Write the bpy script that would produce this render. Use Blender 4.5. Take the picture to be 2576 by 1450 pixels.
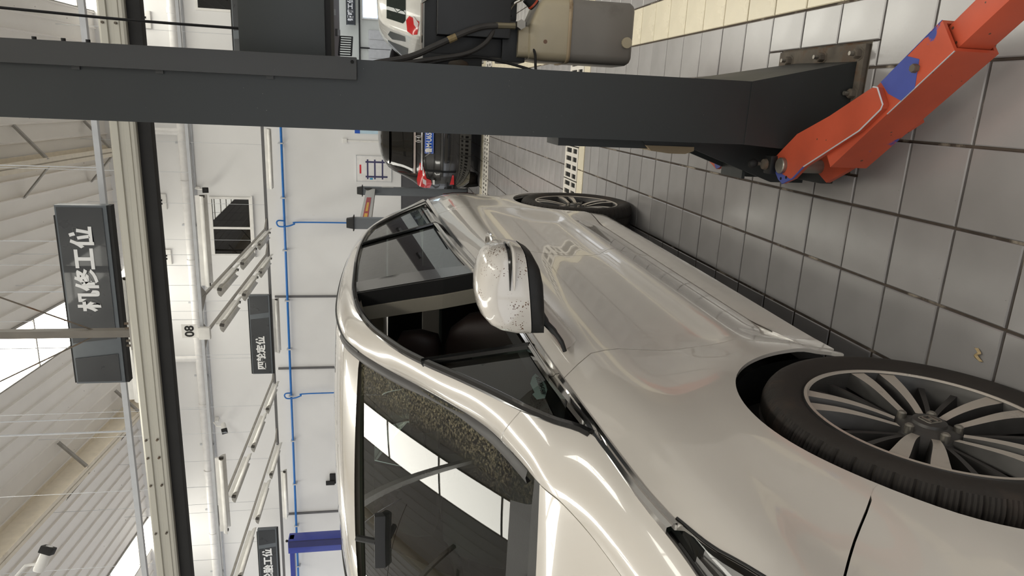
import bpy, bmesh, math, random
from mathutils import Vector, Matrix
from mathutils.geometry import delaunay_2d_cdt
random.seed(7)
for o in list(bpy.data.objects): bpy.data.objects.remove(o)
scene = bpy.context.scene
COL = scene.collection
R = math.radians

# ---------------------------------------------------------------- camera (phone held on its side)
YAW, PIT, ROL, CAMH = R(-15.34), R(10.29), R(0.17), 1.515
fw = Vector((math.sin(YAW)*math.cos(PIT), math.cos(YAW)*math.cos(PIT), -math.sin(PIT)))
rt = Vector((math.cos(YAW), -math.sin(YAW), 0.0))
dn = fw.cross(rt)
rt2 = rt*math.cos(ROL) + dn*math.sin(ROL)
dn2 = dn*math.cos(ROL) - rt*math.sin(ROL)
cam_d = bpy.data.cameras.new('camera')
cam_d.sensor_width = 36.0
cam_d.lens = 36.0*1723.0/2576.0
cam_d.clip_start = 0.02; cam_d.clip_end = 200
cam = bpy.data.objects.new('camera', cam_d); COL.objects.link(cam)
bx_, by_, bz_ = dn2, rt2, -fw
cam.matrix_world = Matrix(((bx_.x, by_.x, bz_.x, 0.0), (bx_.y, by_.y, bz_.y, 0.0), (bx_.z, by_.z, bz_.z, CAMH), (0, 0, 0, 1)))
scene.camera = cam

# ---------------------------------------------------------------- daylight, exposure
world = bpy.data.worlds.new('sky'); scene.world = world
world.use_nodes = True
bg = world.node_tree.nodes['Background']
bg.inputs[0].default_value = (0.93, 0.96, 1.0, 1); bg.inputs[1].default_value = 1.5
SKYLIGHT_STRENGTH = 9.0
scene.view_settings.view_transform = 'Standard'
scene.view_settings.look = 'None'
scene.view_settings.gamma = 1.0
scene.view_settings.use_curve_mapping = False
scene.view_settings.exposure = -0.03

# ---------------------------------------------------------------- materials
MATS = {}
def srgb(c):
    return tuple(((v/255.0)/12.92 if v/255.0 <= 0.04045 else ((v/255.0+0.055)/1.055)**2.4) for v in c)
def mat(name, rgb, rough=0.5, metal=0.0, coat=0.0, spec=0.5, var=0.06, scale=8.0, bump=0.0, bscale=60.0, rvar=0.08, rnd=0.0,
        spots=None, spot_scale=30.0, spot_lim=0.18, wear=None, wear_scale=3.0, wear_lim=0.6, wear_w=0.04, lin=False, stretch=None):
    if name in MATS: return MATS[name]
    m = bpy.data.materials.new(name); m.use_nodes = True
    nt = m.node_tree; b = nt.nodes['Principled BSDF']
    c = rgb if lin else srgb(rgb)
    tc = nt.nodes.new('ShaderNodeTexCoord')
    co = tc.outputs['Object']
    if stretch:
        mp = nt.nodes.new('ShaderNodeMapping'); mp.inputs['Scale'].default_value = stretch
        nt.links.new(co, mp.inputs[0]); co = mp.outputs[0]
    n = nt.nodes.new('ShaderNodeTexNoise'); n.inputs['Scale'].default_value = scale; n.inputs['Detail'].default_value = 5
    nt.links.new(co, n.inputs[0])
    mr = nt.nodes.new('ShaderNodeMapRange')
    mr.inputs[1].default_value = 0.3; mr.inputs[2].default_value = 0.7
    mr.inputs[3].default_value = 1-var; mr.inputs[4].default_value = 1+var
    nt.links.new(n.outputs['Fac'], mr.inputs[0])
    fac = mr.outputs[0]
    if rnd:
        oi = nt.nodes.new('ShaderNodeObjectInfo')
        m2 = nt.nodes.new('ShaderNodeMapRange'); m2.inputs[3].default_value = 1-rnd; m2.inputs[4].default_value = 1+rnd
        nt.links.new(oi.outputs['Random'], m2.inputs[0])
        mm = nt.nodes.new('ShaderNodeMath'); mm.operation = 'MULTIPLY'
        nt.links.new(fac, mm.inputs[0]); nt.links.new(m2.outputs[0], mm.inputs[1]); fac = mm.outputs[0]
    vm = nt.nodes.new('ShaderNodeVectorMath'); vm.operation = 'SCALE'
    vm.inputs[0].default_value = c
    nt.links.new(fac, vm.inputs['Scale'])
    out = vm.outputs[0]
    def mixin(out, fac_out, col):
        mx = nt.nodes.new('ShaderNodeMix'); mx.data_type = 'RGBA'
        nt.links.new(fac_out, mx.inputs[0]); nt.links.new(out, mx.inputs[6])
        mx.inputs[7].default_value = (*srgb(col), 1)
        return mx.outputs[2]
    if wear:
        n2 = nt.nodes.new('ShaderNodeTexNoise'); n2.inputs['Scale'].default_value = wear_scale; n2.inputs['Detail'].default_value = 9
        n2.inputs['Roughness'].default_value = 0.62
        nt.links.new(co, n2.inputs[0])
        r2 = nt.nodes.new('ShaderNodeMapRange'); r2.inputs[1].default_value = wear_lim; r2.inputs[2].default_value = wear_lim+wear_w
        nt.links.new(n2.outputs['Fac'], r2.inputs[0])
        out = mixin(out, r2.outputs[0], wear)
    if spots:
        v = nt.nodes.new('ShaderNodeTexVoronoi'); v.inputs['Scale'].default_value = spot_scale
        nt.links.new(co, v.inputs[0])
        n3 = nt.nodes.new('ShaderNodeTexNoise'); n3.inputs['Scale'].default_value = spot_scale*0.13
        nt.links.new(co, n3.inputs[0])
        r3 = nt.nodes.new('ShaderNodeMapRange'); r3.inputs[1].default_value = 0.40; r3.inputs[2].default_value = 0.68
        r3.inputs[3].default_value = 0.0; r3.inputs[4].default_value = spot_lim
        nt.links.new(n3.outputs['Fac'], r3.inputs[0])
        lt = nt.nodes.new('ShaderNodeMath'); lt.operation = 'LESS_THAN'
        nt.links.new(v.outputs['Distance'], lt.inputs[0]); nt.links.new(r3.outputs[0], lt.inputs[1])
        out = mixin(out, lt.outputs[0], spots)
    nt.links.new(out, b.inputs['Base Color'])
    b.inputs['Metallic'].default_value = metal
    b.inputs['Specular IOR Level'].default_value = spec
    b.inputs['Coat Weight'].default_value = coat
    b.inputs['Coat Roughness'].default_value = 0.03
    if rvar:
        mr4 = nt.nodes.new('ShaderNodeMapRange'); mr4.inputs[3].default_value = max(0.0, rough-rvar); mr4.inputs[4].default_value = min(1, rough+rvar)
        nt.links.new(n.outputs['Fac'], mr4.inputs[0]); nt.links.new(mr4.outputs[0], b.inputs['Roughness'])
    else:
        b.inputs['Roughness'].default_value = rough
    if bump:
        nb = nt.nodes.new('ShaderNodeTexNoise'); nb.inputs['Scale'].default_value = bscale; nb.inputs['Detail'].default_value = 4
        nt.links.new(co, nb.inputs[0])
        bp = nt.nodes.new('ShaderNodeBump'); bp.inputs['Strength'].default_value = bump; bp.inputs['Distance'].default_value = 0.002
        nt.links.new(nb.outputs['Fac'], bp.inputs['Height']); nt.links.new(bp.outputs[0], b.inputs['Normal'])
    MATS[name] = m
    return m
def emis(name, rgb, strength):
    if name in MATS: return MATS[name]
    m = bpy.data.materials.new(name); m.use_nodes = True
    nt = m.node_tree; nt.nodes.clear()
    o = nt.nodes.new('ShaderNodeOutputMaterial'); e = nt.nodes.new('ShaderNodeEmission')
    e.inputs[0].default_value = (*srgb(rgb), 1); e.inputs[1].default_value = strength
    nt.links.new(e.outputs[0], o.inputs[0]); MATS[name] = m
    return m
def glass(name, tint, gloss=1.0, dirt=0.0, dirt_col=(150, 140, 120), dscale=14.0, ior=1.5, mask=None):
    if name in MATS: return MATS[name]
    m = bpy.data.materials.new(name); m.use_nodes = True
    nt = m.node_tree; nt.nodes.clear()
    o = nt.nodes.new('ShaderNodeOutputMaterial')
    t = nt.nodes.new('ShaderNodeBsdfTransparent'); t.inputs[0].default_value = (*tint, 1)
    g = nt.nodes.new('ShaderNodeBsdfGlossy'); g.inputs['Roughness'].default_value = 0.01
    g.inputs[0].default_value = (gloss, gloss, gloss, 1)
    f = nt.nodes.new('ShaderNodeFresnel'); f.inputs[0].default_value = ior
    mx = nt.nodes.new('ShaderNodeMixShader')
    nt.links.new(f.outputs[0], mx.inputs[0]); nt.links.new(t.outputs[0], mx.inputs[1]); nt.links.new(g.outputs[0], mx.inputs[2])
    out = mx.outputs[0]
    if dirt:
        tc = nt.nodes.new('ShaderNodeTexCoord')
        n = nt.nodes.new('ShaderNodeTexNoise'); n.inputs['Scale'].default_value = dscale; n.inputs['Detail'].default_value = 10
        n.inputs['Roughness'].default_value = 0.75
        nt.links.new(tc.outputs['Object'], n.inputs[0])
        r = nt.nodes.new('ShaderNodeMapRange'); r.inputs[1].default_value = 0.46; r.inputs[2].default_value = 0.76
        r.inputs[3].default_value = 0.0; r.inputs[4].default_value = dirt
        nt.links.new(n.outputs['Fac'], r.inputs[0])
        d = nt.nodes.new('ShaderNodeBsdfDiffuse'); d.inputs[0].default_value = (*srgb(dirt_col), 1)
        fo = r.outputs[0]
        if mask:      # dust left where the wipers do not reach
            at = nt.nodes.new('ShaderNodeAttribute'); at.attribute_name = mask
            mu = nt.nodes.new('ShaderNodeMath'); mu.operation = 'MULTIPLY'
            nt.links.new(fo, mu.inputs[0]); nt.links.new(at.outputs['Fac'], mu.inputs[1]); fo = mu.outputs[0]
        m2 = nt.nodes.new('ShaderNodeMixShader')
        nt.links.new(fo, m2.inputs[0]); nt.links.new(out, m2.inputs[1]); nt.links.new(d.outputs[0], m2.inputs[2])
        out = m2.outputs[0]
    nt.links.new(out, o.inputs[0]); MATS[name] = m
    return m

M_wall = mat('wall_paint', (231, 230, 229), 0.75, var=0.025, scale=1.2, wear=(205, 200, 192), wear_scale=2.0, wear_lim=0.68, wear_w=0.2)
M_wains = mat('wainscot_paint', (78, 78, 82), 0.6)
M_tile = mat('grey_tile', (155, 152, 151), 0.22, spec=1.0, var=0.07, scale=5.0, rnd=0.06, bump=0.06, bscale=90, spots=(70, 66, 62), spot_scale=26, spot_lim=0.05, wear=(130, 125, 120), wear_scale=1.6, wear_lim=0.62, wear_w=0.22)
M_cream = mat('cream_tile', (232, 222, 196), 0.26, var=0.05, scale=5.0, rnd=0.04, bump=0.1, bscale=90)
M_grout = mat('grout', (84, 74, 66), 0.9, var=0.3, scale=14.0, wear=(188, 176, 160), wear_scale=4.0, wear_lim=0.55, wear_w=0.1)
M_grate = mat('grate_plastic', (222, 217, 208), 0.45)
M_black = mat('black_void', (10, 10, 10), 0.9)
M_roof = mat('roof_sheet', (243, 239, 234), 0.6, var=0.03, scale=1.5, spots=(120, 110, 100), spot_scale=2.2, spot_lim=0.03)
M_sky = emis('skylight_panel', (255, 252, 240), SKYLIGHT_STRENGTH)
M_cream_steel = mat('cream_steel', (232, 222, 204), 0.5, wear=(190, 176, 155), wear_scale=2.0, wear_lim=0.62, wear_w=0.15)
M_grey_steel = mat('grey_strut', (150, 146, 140), 0.5, var=0.15)
M_alu = mat('aluminium_rail', (184, 181, 171), 0.38, metal=0.35, var=0.05, scale=3, stretch=(0.1, 3, 3))
M_rubber = mat('black_rubber', (22, 21, 21), 0.7)
M_white = mat('white_enamel', (228, 226, 222), 0.4)
M_lightgrey = mat('light_grey_metal', (190, 192, 196), 0.4)
M_darkrail = mat('dark_rail', (98, 97, 98), 0.5)
M_reflector = mat('lamp_reflector', (240, 238, 233), 0.3)
M_tube = mat('lamp_tube', (222, 218, 205), 0.3)
M_lampend = mat('lamp_end', (60, 56, 50), 0.4)
M_sign = mat('sign_panel', (44, 47, 51), 0.3, coat=0.3, var=0.04)
M_signframe = mat('sign_frame', (92, 98, 103), 0.35, var=0.05)
M_signtext = mat('sign_text', (232, 232, 232), 0.5)
M_bluepipe = mat('blue_pipe', (36, 112, 190), 0.35)
M_navy = mat('navy_steel', (38, 55, 150), 0.4, coat=0.3)
M_whitepipe = mat('white_pvc', (226, 224, 222), 0.35)
M_paint = mat('pearl_white_paint', (213, 207, 199), 0.22, coat=1.0, var=0.012, scale=3.0, rvar=0.02)
M_paint_specks = mat('pearl_white_paint_specked', (213, 207, 199), 0.22, coat=1.0, var=0.012, scale=3.0, rvar=0.02, spots=(96, 62, 32), spot_scale=170, spot_lim=0.36)
M_chrome = mat('chrome', (205, 203, 200), 0.08, metal=1.0, var=0.02, rvar=0.03)
M_gblack = mat('gloss_black', (14, 14, 14), 0.15, coat=0.5, rvar=0.05)
M_mblack = mat('matt_black_plastic', (30, 30, 30), 0.55, bump=0.2, bscale=300)
M_tyre = mat('tyre_rubber', (44, 39, 35), 0.75, var=0.15, scale=9, wear=(74, 60, 50), wear_scale=5, wear_lim=0.56, wear_w=0.2)
M_rimface = mat('machined_alloy', (196, 187, 176), 0.3, metal=0.3, var=0.05, wear=(120, 110, 100), wear_scale=14, wear_lim=0.66, wear_w=0.1)
M_rimdark = mat('dark_alloy', (74, 72, 70), 0.42, metal=0.5, var=0.12, scale=30)
M_interior = mat('interior_black', (26, 25, 25), 0.8)
M_seat = mat('seat_leather', (48, 34, 30), 0.55, bump=0.3, bscale=200)
M_beige = mat('headliner_beige', (176, 168, 152), 0.85)
M_lift = mat('lift_charcoal', (40, 43, 43), 0.42, var=0.06, scale=4, spots=(190, 186, 178), spot_scale=55, spot_lim=0.035, wear=(36, 36, 36), wear_scale=3.0, wear_lim=0.62, wear_w=0.2)
M_liftcover = mat('lift_cover', (56, 56, 55), 0.45, var=0.06, scale=4, spots=(190, 186, 178), spot_scale=60, spot_lim=0.03)
M_orange = mat('worn_orange_paint', (188, 80, 53), 0.45, var=0.16, scale=6, wear=(62, 74, 148), wear_scale=5.5, wear_lim=0.665, wear_w=0.02, spots=(96, 60, 44), spot_scale=26, spot_lim=0.12)
M_bluechip = mat('chipped_blue_paint', (70, 82, 156), 0.4, var=0.1, wear=(206, 84, 48), wear_scale=7, wear_lim=0.60, wear_w=0.02)
M_barebright = mat('bare_edge', (214, 212, 216), 0.35, metal=0.3)
M_steel = mat('dull_steel', (150, 145, 136), 0.38, metal=0.8, var=0.15, scale=20)
M_rust = mat('rusty_plate', (98, 90, 80), 0.8, var=0.3, scale=18, wear=(92, 66, 44), wear_scale=9, wear_lim=0.5, wear_w=0.15, bump=0.6, bscale=60)
M_motor = mat('motor_black', (24, 24, 24), 0.5)
M_tank = mat('oil_tank_plastic', (176, 164, 138), 0.4, var=0.08, scale=5, wear=(140, 122, 92), wear_scale=5, wear_lim=0.55, wear_w=0.2, spots=(110, 76, 48), spot_scale=11, spot_lim=0.10)
M_tankoil = mat('oil_tank_filled', (124, 119, 112), 0.38, var=0.08, scale=5, wear=(98, 90, 82), wear_scale=4, wear_lim=0.56, wear_w=0.2, spots=(96, 64, 44), spot_scale=11, spot_lim=0.08)
M_strap = mat('tank_strap', (170, 150, 120), 0.5, wear=(110, 84, 56), wear_scale=8, wear_lim=0.55, wear_w=0.1)
M_hose = mat('rubber_hose', (58, 55, 52), 0.6, var=0.15, scale=30)
M_brass = mat('hose_fitting', (142, 132, 108), 0.4, metal=0.6)
M_glass_clear = glass('windscreen_glass', (0.34, 0.45, 0.41), dirt=0.85, dirt_col=(170, 160, 132), dscale=120, mask='unwiped')
M_glass_side = glass('side_glass', (0.66, 0.76, 0.70), dirt=0.05)
M_glass_dark = glass('privacy_glass', (0.15, 0.20, 0.19), dirt=0.10, dirt_col=(120, 112, 104), dscale=30, ior=1.62)
M_glass_room = glass('window_pane', (0.12, 0.13, 0.14), ior=1.7)
M_lens = glass('headlight_lens', (0.88, 0.89, 0.9))
M_blackpaint = mat('black_car_paint', (12, 12, 13), 0.15, coat=1.0, var=0.05, rvar=0.03)
M_red = mat('tail_red', (196, 26, 30), 0.15, coat=0.8, rvar=0.03)
M_tailclear = mat('tail_clear', (220, 205, 205), 0.1, coat=0.8, rvar=0.03)
M_plateblue = mat('plate_blue', (22, 84, 188), 0.4)
M_plastic_white = mat('plastic_white', (232, 230, 226), 0.45)
M_leaf = mat('dry_leaf', (192, 168, 124), 0.8, var=0.2, scale=60)
M_posterred = mat('poster_red', (206, 36, 48), 0.5)
M_posterblue = mat('poster_navy', (58, 56, 96), 0.5)
M_postercyan = mat('poster_cyan', (42, 150, 196), 0.5)
M_wood = mat('plain_grey_door', (196, 196, 194), 0.6)
M_cardboard = mat('cardboard', (160, 116, 76), 0.8)

# ---------------------------------------------------------------- mesh helpers
class Geo:
    def __init__(s): s.v = []; s.f = []
    def add(s, vs, fs, m=None):
        b = len(s.v)
        s.v += [tuple((m @ Vector(p)) if m is not None else p) for p in vs]
        s.f += [tuple(b+i for i in f) for f in fs]
        return s
    def box(s, lo, hi, bev=0.0, m=None):
        lo = [min(a, b) for a, b in zip(lo, hi)], [max(a, b) for a, b in zip(lo, hi)]
        (x0, y0, z0), (x1, y1, z1) = lo
        if bev <= 0:
            vs = [(x0,y0,z0),(x1,y0,z0),(x1,y1,z0),(x0,y1,z0),(x0,y0,z1),(x1,y0,z1),(x1,y1,z1),(x0,y1,z1)]
            return s.add(vs, [(0,3,2,1),(4,5,6,7),(0,1,5,4),(1,2,6,5),(2,3,7,6),(3,0,4,7)], m)
        bm = bmesh.new()
        mt = Matrix.Translation(((x0+x1)/2, (y0+y1)/2, (z0+z1)/2)) @ Matrix.Diagonal((x1-x0, y1-y0, z1-z0, 1))
        bmesh.ops.create_cube(bm, size=1.0, matrix=mt)
        bmesh.ops.bevel(bm, geom=bm.edges[:], offset=min(bev, 0.49*min(x1-x0, y1-y0, z1-z0)), segments=2, affect='EDGES', profile=0.7)
        return s.bm(bm, m)
    def bm(s, bm, m=None):
        bm.verts.index_update()
        vs = [tuple(v.co) for v in bm.verts]; fs = [tuple(v.index for v in f.verts) for f in bm.faces]
        bm.free(); return s.add(vs, fs, m)
    def prism(s, pts, h0, h1, m=None):
        """polygon in xy, extruded in z"""
        n = len(pts)
        a = sum(pts[i][0]*pts[(i+1)%n][1]-pts[(i+1)%n][0]*pts[i][1] for i in range(n))
        if a < 0: pts = pts[::-1]
        vs = [(p[0], p[1], h0) for p in pts]+[(p[0], p[1], h1) for p in pts]
        fs = [tuple(range(n-1, -1, -1)), tuple(range(n, 2*n))]+[(i, (i+1)%n, n+(i+1)%n, n+i) for i in range(n)]
        return s.add(vs, fs, m)
    def tube(s, pts, r, n=8, prof=None, caps=True, m=None, up=None):
        pts = [Vector(p) for p in pts]; k = len(pts)
        rs = r if isinstance(r, (list, tuple)) else [r]*k
        if prof is None: prof = [(math.cos(2*math.pi*i/n), math.sin(2*math.pi*i/n)) for i in range(n)]
        n = len(prof); vs = []; fs = []
        ref = None
        for i, p in enumerate(pts):
            t = (pts[min(i+1, k-1)]-pts[max(i-1, 0)]).normalized()
            if ref is None:
                u0 = Vector(up) if up else (Vector((0, 0, 1)) if abs(t.z) < 0.9 else Vector((1, 0, 0)))
            else: u0 = ref
            a = t.cross(u0)
            if a.length < 1e-6: a = t.cross(Vector((0.3, 1, 0.2)))
            a.normalize(); b = a.cross(t).normalized(); ref = b
            for (c, d) in prof: vs.append(tuple(p+a*c*rs[i]+b*d*rs[i]))
        for i in range(k-1):
            for j in range(n):
                fs.append((i*n+j, i*n+(j+1)%n, (i+1)*n+(j+1)%n, (i+1)*n+j))
        if caps: fs += [tuple(range(n-1, -1, -1)), tuple(range((k-1)*n, k*n))]
        return s.add(vs, fs, m)
    def cyl(s, a, b, r, n=16, r2=None, m=None): return s.tube([a, b], [r, r if r2 is None else r2], n, m=m)
    def lathe(s, prof, n=32, m=None, close=False):
        """prof: (radius, height) about z"""
        vs = []; fs = []; k = len(prof)
        for i in range(n):
            a = 2*math.pi*i/n
            vs += [(r*math.cos(a), r*math.sin(a), h) for r, h in prof]
        for i in range(n):
            j = (i+1) % n
            for q in range(k-1 if not close else k):
                q2 = (q+1) % k
                fs.append((i*k+q, j*k+q, j*k+q2, i*k+q2))
        return s.add(vs, fs, m)
    def grid(s, rows, m=None, flip=False, closeu=False):
        nr = len(rows); nc = len(rows[0]); vs = [tuple(p) for r in rows for p in r]; fs = []
        for i in range(nr-1):
            for j in range(nc if closeu else nc-1):
                j2 = (j+1) % nc
                f = (i*nc+j, i*nc+j2, (i+1)*nc+j2, (i+1)*nc+j)
                fs.append(f[::-1] if flip else f)
        return s.add(vs, fs, m)
    def ball(s, c, r, n=16, m=None):
        sc = r if isinstance(r, (tuple, list)) else (r, r, r)
        bm = bmesh.new()
        bmesh.ops.create_uvsphere(bm, u_segments=n, v_segments=n//2, radius=1, matrix=Matrix.Translation(c) @ Matrix.Diagonal((*sc, 1)))
        return s.bm(bm, m)
    def mesh(s, name, smooth=None):
        me = bpy.data.meshes.new(name); me.from_pydata(s.v, [], s.f); me.validate(); me.update()
        if smooth is not None:
            me.polygons.foreach_set('use_smooth', [True]*len(me.polygons))
            me.set_sharp_from_angle(angle=R(smooth))
        return me
    def build(s, name, m, parent=None, smooth=35, solid=0.0, fix=False):
        me = s.mesh(name, smooth)
        me.materials.append(m)
        o = bpy.data.objects.new(name, me); COL.objects.link(o)
        if parent is not None: o.parent = parent
        if fix:
            bm = bmesh.new(); bm.from_mesh(me); bmesh.ops.remove_doubles(bm, verts=bm.verts[:], dist=1e-5)
            bmesh.ops.recalc_face_normals(bm, faces=bm.faces[:]); bm.to_mesh(me); bm.free()
            if smooth is not None:
                me.polygons.foreach_set('use_smooth', [True]*len(me.polygons)); me.set_sharp_from_angle(angle=R(smooth))
        if solid:
            md = o.modifiers.new('thickness', 'SOLIDIFY'); md.thickness = solid; md.offset = -1
        return o
def tag(o, label, cat, group=None):
    o['label'] = label; o['category'] = cat
    if group: o['group'] = group
    return o
def struct(o): o['kind'] = 'structure'; return o
def stuff(o): o['kind'] = 'stuff'; return o
def thing(name, label, cat, loc=(0, 0, 0), rz=0.0, group=None):
    o = bpy.data.objects.new(name, None); COL.objects.link(o)
    o.location = loc; o.rotation_euler = (0, 0, rz); o.empty_display_size = 0.2
    return tag(o, label, cat, group)
def copy_obj(o, parent=None, name=None):
    c = o.copy(); COL.objects.link(c)
    if parent is not None: c.parent = parent
    return c
def copy_tree(o, parent=None):
    c = copy_obj(o, parent)
    for ch in list(o.children): copy_tree(ch, c)
    return c
def text_mesh(s, size, depth=0.002, bold=0.0, m=None, width=None):
    """flat lettering in the xz plane, reading along +x, facing -y; centred"""
    cu = bpy.data.curves.new('lettering', 'FONT'); cu.body = s; cu.size = size; cu.extrude = depth; cu.offset = bold
    cu.align_x = 'CENTER'; cu.align_y = 'CENTER'; cu.resolution_u = 3
    o = bpy.data.objects.new('lettering', cu); COL.objects.link(o)
    bpy.context.view_layer.update()
    me = bpy.data.meshes.new_from_object(o.evaluated_get(bpy.context.evaluated_depsgraph_get()))
    bpy.data.objects.remove(o); bpy.data.curves.remove(cu)
    rot = Matrix.Rotation(R(90), 4, 'X')
    if width:
        xs = [v.co.x for v in me.vertices]; rot = rot @ Matrix.Diagonal((width/(max(xs)-min(xs)), 1, 1, 1))
    me.transform((m if m is not None else Matrix()) @ rot)
    me.name = 'lettering'
    return me
def text_obj(s, size, loc, material, parent=None, bold=0.0, depth=0.002, rot=None, name='lettering', width=None):
    m = Matrix.Translation(loc) @ (rot if rot is not None else Matrix())
    me = text_mesh(s, size, depth, bold, m, width)
    me.materials.append(material)
    o = bpy.data.objects.new(name, me); COL.objects.link(o)
    if parent is not None: o.parent = parent
    return o
def herm(tab, t):
    """smooth interpolation through (t, v...) rows, v scalar or tuple"""
    n = len(tab)
    if t <= tab[0][0]: i = 0; t = tab[0][0]
    elif t >= tab[-1][0]: i = n-2; t = tab[-1][0]
    else:
        i = 0
        while i < n-2 and t > tab[i+1][0]: i += 1
    def d(k, c):
        if 0 < k < n-1:
            a = (tab[k][c]-tab[k-1][c])/(tab[k][0]-tab[k-1][0]); b = (tab[k+1][c]-tab[k][c])/(tab[k+1][0]-tab[k][0])
            return 0.0 if a*b <= 0 else 2*a*b/(a+b)
        if k == 0: return (tab[1][c]-tab[0][c])/(tab[1][0]-tab[0][0])
        return (tab[-1][c]-tab[-2][c])/(tab[-1][0]-tab[-2][0])
    h = tab[i+1][0]-tab[i][0]; u = (t-tab[i][0])/h
    r = []
    for c in range(1, len(tab[0])):
        p0, p1 = tab[i][c], tab[i+1][c]; m0, m1 = d(i, c)*h, d(i+1, c)*h
        r.append((2*u**3-3*u*u+1)*p0+(u**3-2*u*u+u)*m0+(-2*u**3+3*u*u)*p1+(u**3-u*u)*m1)
    return r[0] if len(r) == 1 else tuple(r)
def smooth_path(pts, n=6):
    """Catmull-Rom through 3D points"""
    P = [Vector(p) for p in pts]; out = []
    for i in range(len(P)-1):
        p0 = P[i-1] if i > 0 else 2*P[0]-P[1]
        p3 = P[i+2] if i+2 < len(P) else 2*P[-1]-P[-2]
        p1, p2 = P[i], P[i+1]
        for k in range(n):
            t = k/n
            out.append(0.5*((2*p1)+(-p0+p2)*t+(2*p0-5*p1+4*p2-p3)*t*t+(-p0+3*p1-3*p2+p3)*t**3))
    out.append(P[-1]); return out
def sstep(a, b, x):
    t = max(0.0, min(1.0, (x-a)/(b-a))); return t*t*(3-2*t)
def patch2d(outline, surf, sp=0.03, flange=0.0, fdir=(-1, 0, 0), flip=False, holes=()):
    """fill a 2D outline with points, triangulate, lift onto surf(u,v)->xyz; returns Geo"""
    def dens(pl):
        out = []
        for i in range(len(pl)):
            a, b = Vector(pl[i]), Vector(pl[(i+1) % len(pl)])
            k = max(1, int((b-a).length/sp))
            out += [a.lerp(b, j/k) for j in range(k)]
        return out
    loops = [dens(outline)]+[dens(h) for h in holes]
    pts = []; edges = []
    for L in loops:
        b = len(pts); pts += L; edges += [(b+i, b+(i+1) % len(L)) for i in range(len(L))]
    us = [p[0] for p in pts]; vs = [p[1] for p in pts]
    def inside(p):
        c = False
        for a, b in edges:
            (x1, y1), (x2, y2) = pts[a], pts[b]
            if (y1 > p[1]) != (y2 > p[1]) and p[0] < (x2-x1)*(p[1]-y1)/(y2-y1)+x1: c = not c
        return c
    nb = len(pts); bl = list(pts)
    y = min(vs)+sp*0.5; row = 0
    while y < max(vs):
        x = min(us)+sp*(0.5 if row % 2 else 0.0)
        while x < max(us):
            p = Vector((x, y))
            if inside(p) and min((q-p).length_squared for q in bl) > (0.5*sp)**2: pts.append(p)
            x += sp
        y += sp*0.866; row += 1
    r = delaunay_2d_cdt(pts, edges, [], 0, 1e-7)
    V = r[0]; F = []
    for f in r[2]:
        c = sum((Vector(V[i]) for i in f), Vector((0, 0)))/len(f)
        if inside(c): F.append(tuple(f) if not flip else tuple(f)[::-1])
    g = Geo(); v3 = [Vector(surf(p[0], p[1])) for p in V]
    g.add(v3, F)
    if flange:
        cnt = {}
        for f in F:
            for i in range(len(f)):
                e = (f[i], f[(i+1) % len(f)]); cnt[e] = 1
        d = Vector(fdir)*flange
        for (a, b) in list(cnt):
            if (b, a) not in cnt:
                q = [v3[a], v3[b], v3[b]+d, v3[a]+d]
                g.add(q, [(3, 2, 1, 0)])
    return g

# ================================================================ THE SETTING
P = 0.218; TX0 = -0.057; TY0 = 2.472; JT = 0.0085
YW = 17.0
# ---- floor: grout bed and tiles
floor = struct(Geo().box((-16, -7, -0.30), (9, 34, -0.010)).build('floor', M_grout, smooth=None))
def tile_geo(cx, cy, sx, sy, top=0.0, sides=True):
    g = Geo(); hx, hy = sx/2, sy/2; c = 0.003
    vs = [(cx-hx+c, cy-hy+c, top), (cx+hx-c, cy-hy+c, top), (cx+hx-c, cy+hy-c, top), (cx-hx+c, cy+hy-c, top),
          (cx-hx, cy-hy, top-c), (cx+hx, cy-hy, top-c), (cx+hx, cy+hy, top-c), (cx-hx, cy+hy, top-c)]
    fs = [(0, 1, 2, 3), (4, 5, 1, 0), (5, 6, 2, 1), (6, 7, 3, 2), (7, 4, 0, 3)]
    if sides:
        vs += [(x, y, -0.012) for x, y, _ in vs[4:8]]
        fs += [(8, 9, 5, 4), (9, 10, 6, 5), (10, 11, 7, 6), (11, 8, 4, 7)]
    return g.add(vs, fs)
tile_me = tile_geo(0, 0, P-JT, P-JT).mesh('tile', None); tile_me.materials.append(M_tile)
cream_me = tile_geo(0, 0, P-JT, P-JT).mesh('tile', None); cream_me.materials.append(M_cream)
G1 = (5.25, 5.85); G2 = (10.45, 11.40)          # drain channels run across the hall
PIT_ = (-0.18, 0.245, 2.075, 2.60)                # cut-out round the lift foot
cells = []
for i in range(-74, 42):
    for j in range(-44, 67):
        x0, y0 = TX0+i*P, TY0+j*P
        x1, y1 = x0+P, y0+P
        parts = [(y0, y1)]
        for a, b in (G1, G2):
            nx = []
            for (p, q) in parts:
                if q <= a or p >= b: nx.append((p, q)); continue
                if p < a: nx.append((p, a))
                if q > b: nx.append((b, q))
            parts = nx
        for (p, q) in parts:
            if q-p < 0.03: continue
            if x1 > PIT_[0]+0.02 and x0 < PIT_[1] and q > PIT_[2]+0.02 and p < PIT_[3]-0.02:
                # keep the strips of tile left round the cut-out
                if x1 > PIT_[1]+0.03: cells.append((max(x0, PIT_[1]-JT/2), x1, p, q, i, j))
                if x0 < PIT_[0]-0.03: cells.append((x0, PIT_[0], p, q, i, j))
                if q > PIT_[3]+0.03: cells.append((max(x0, PIT_[0]), min(x1, PIT_[1]), PIT_[3]-JT/2, q, i, j))
                if p < PIT_[2]-0.03: cells.append((max(x0, PIT_[0]), min(x1, PIT_[1]), p, PIT_[2], i, j))
                continue
            if y1 > YW and x0 < -0.3: continue
            cells.append((x0, x1, p, q, i, j))
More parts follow.
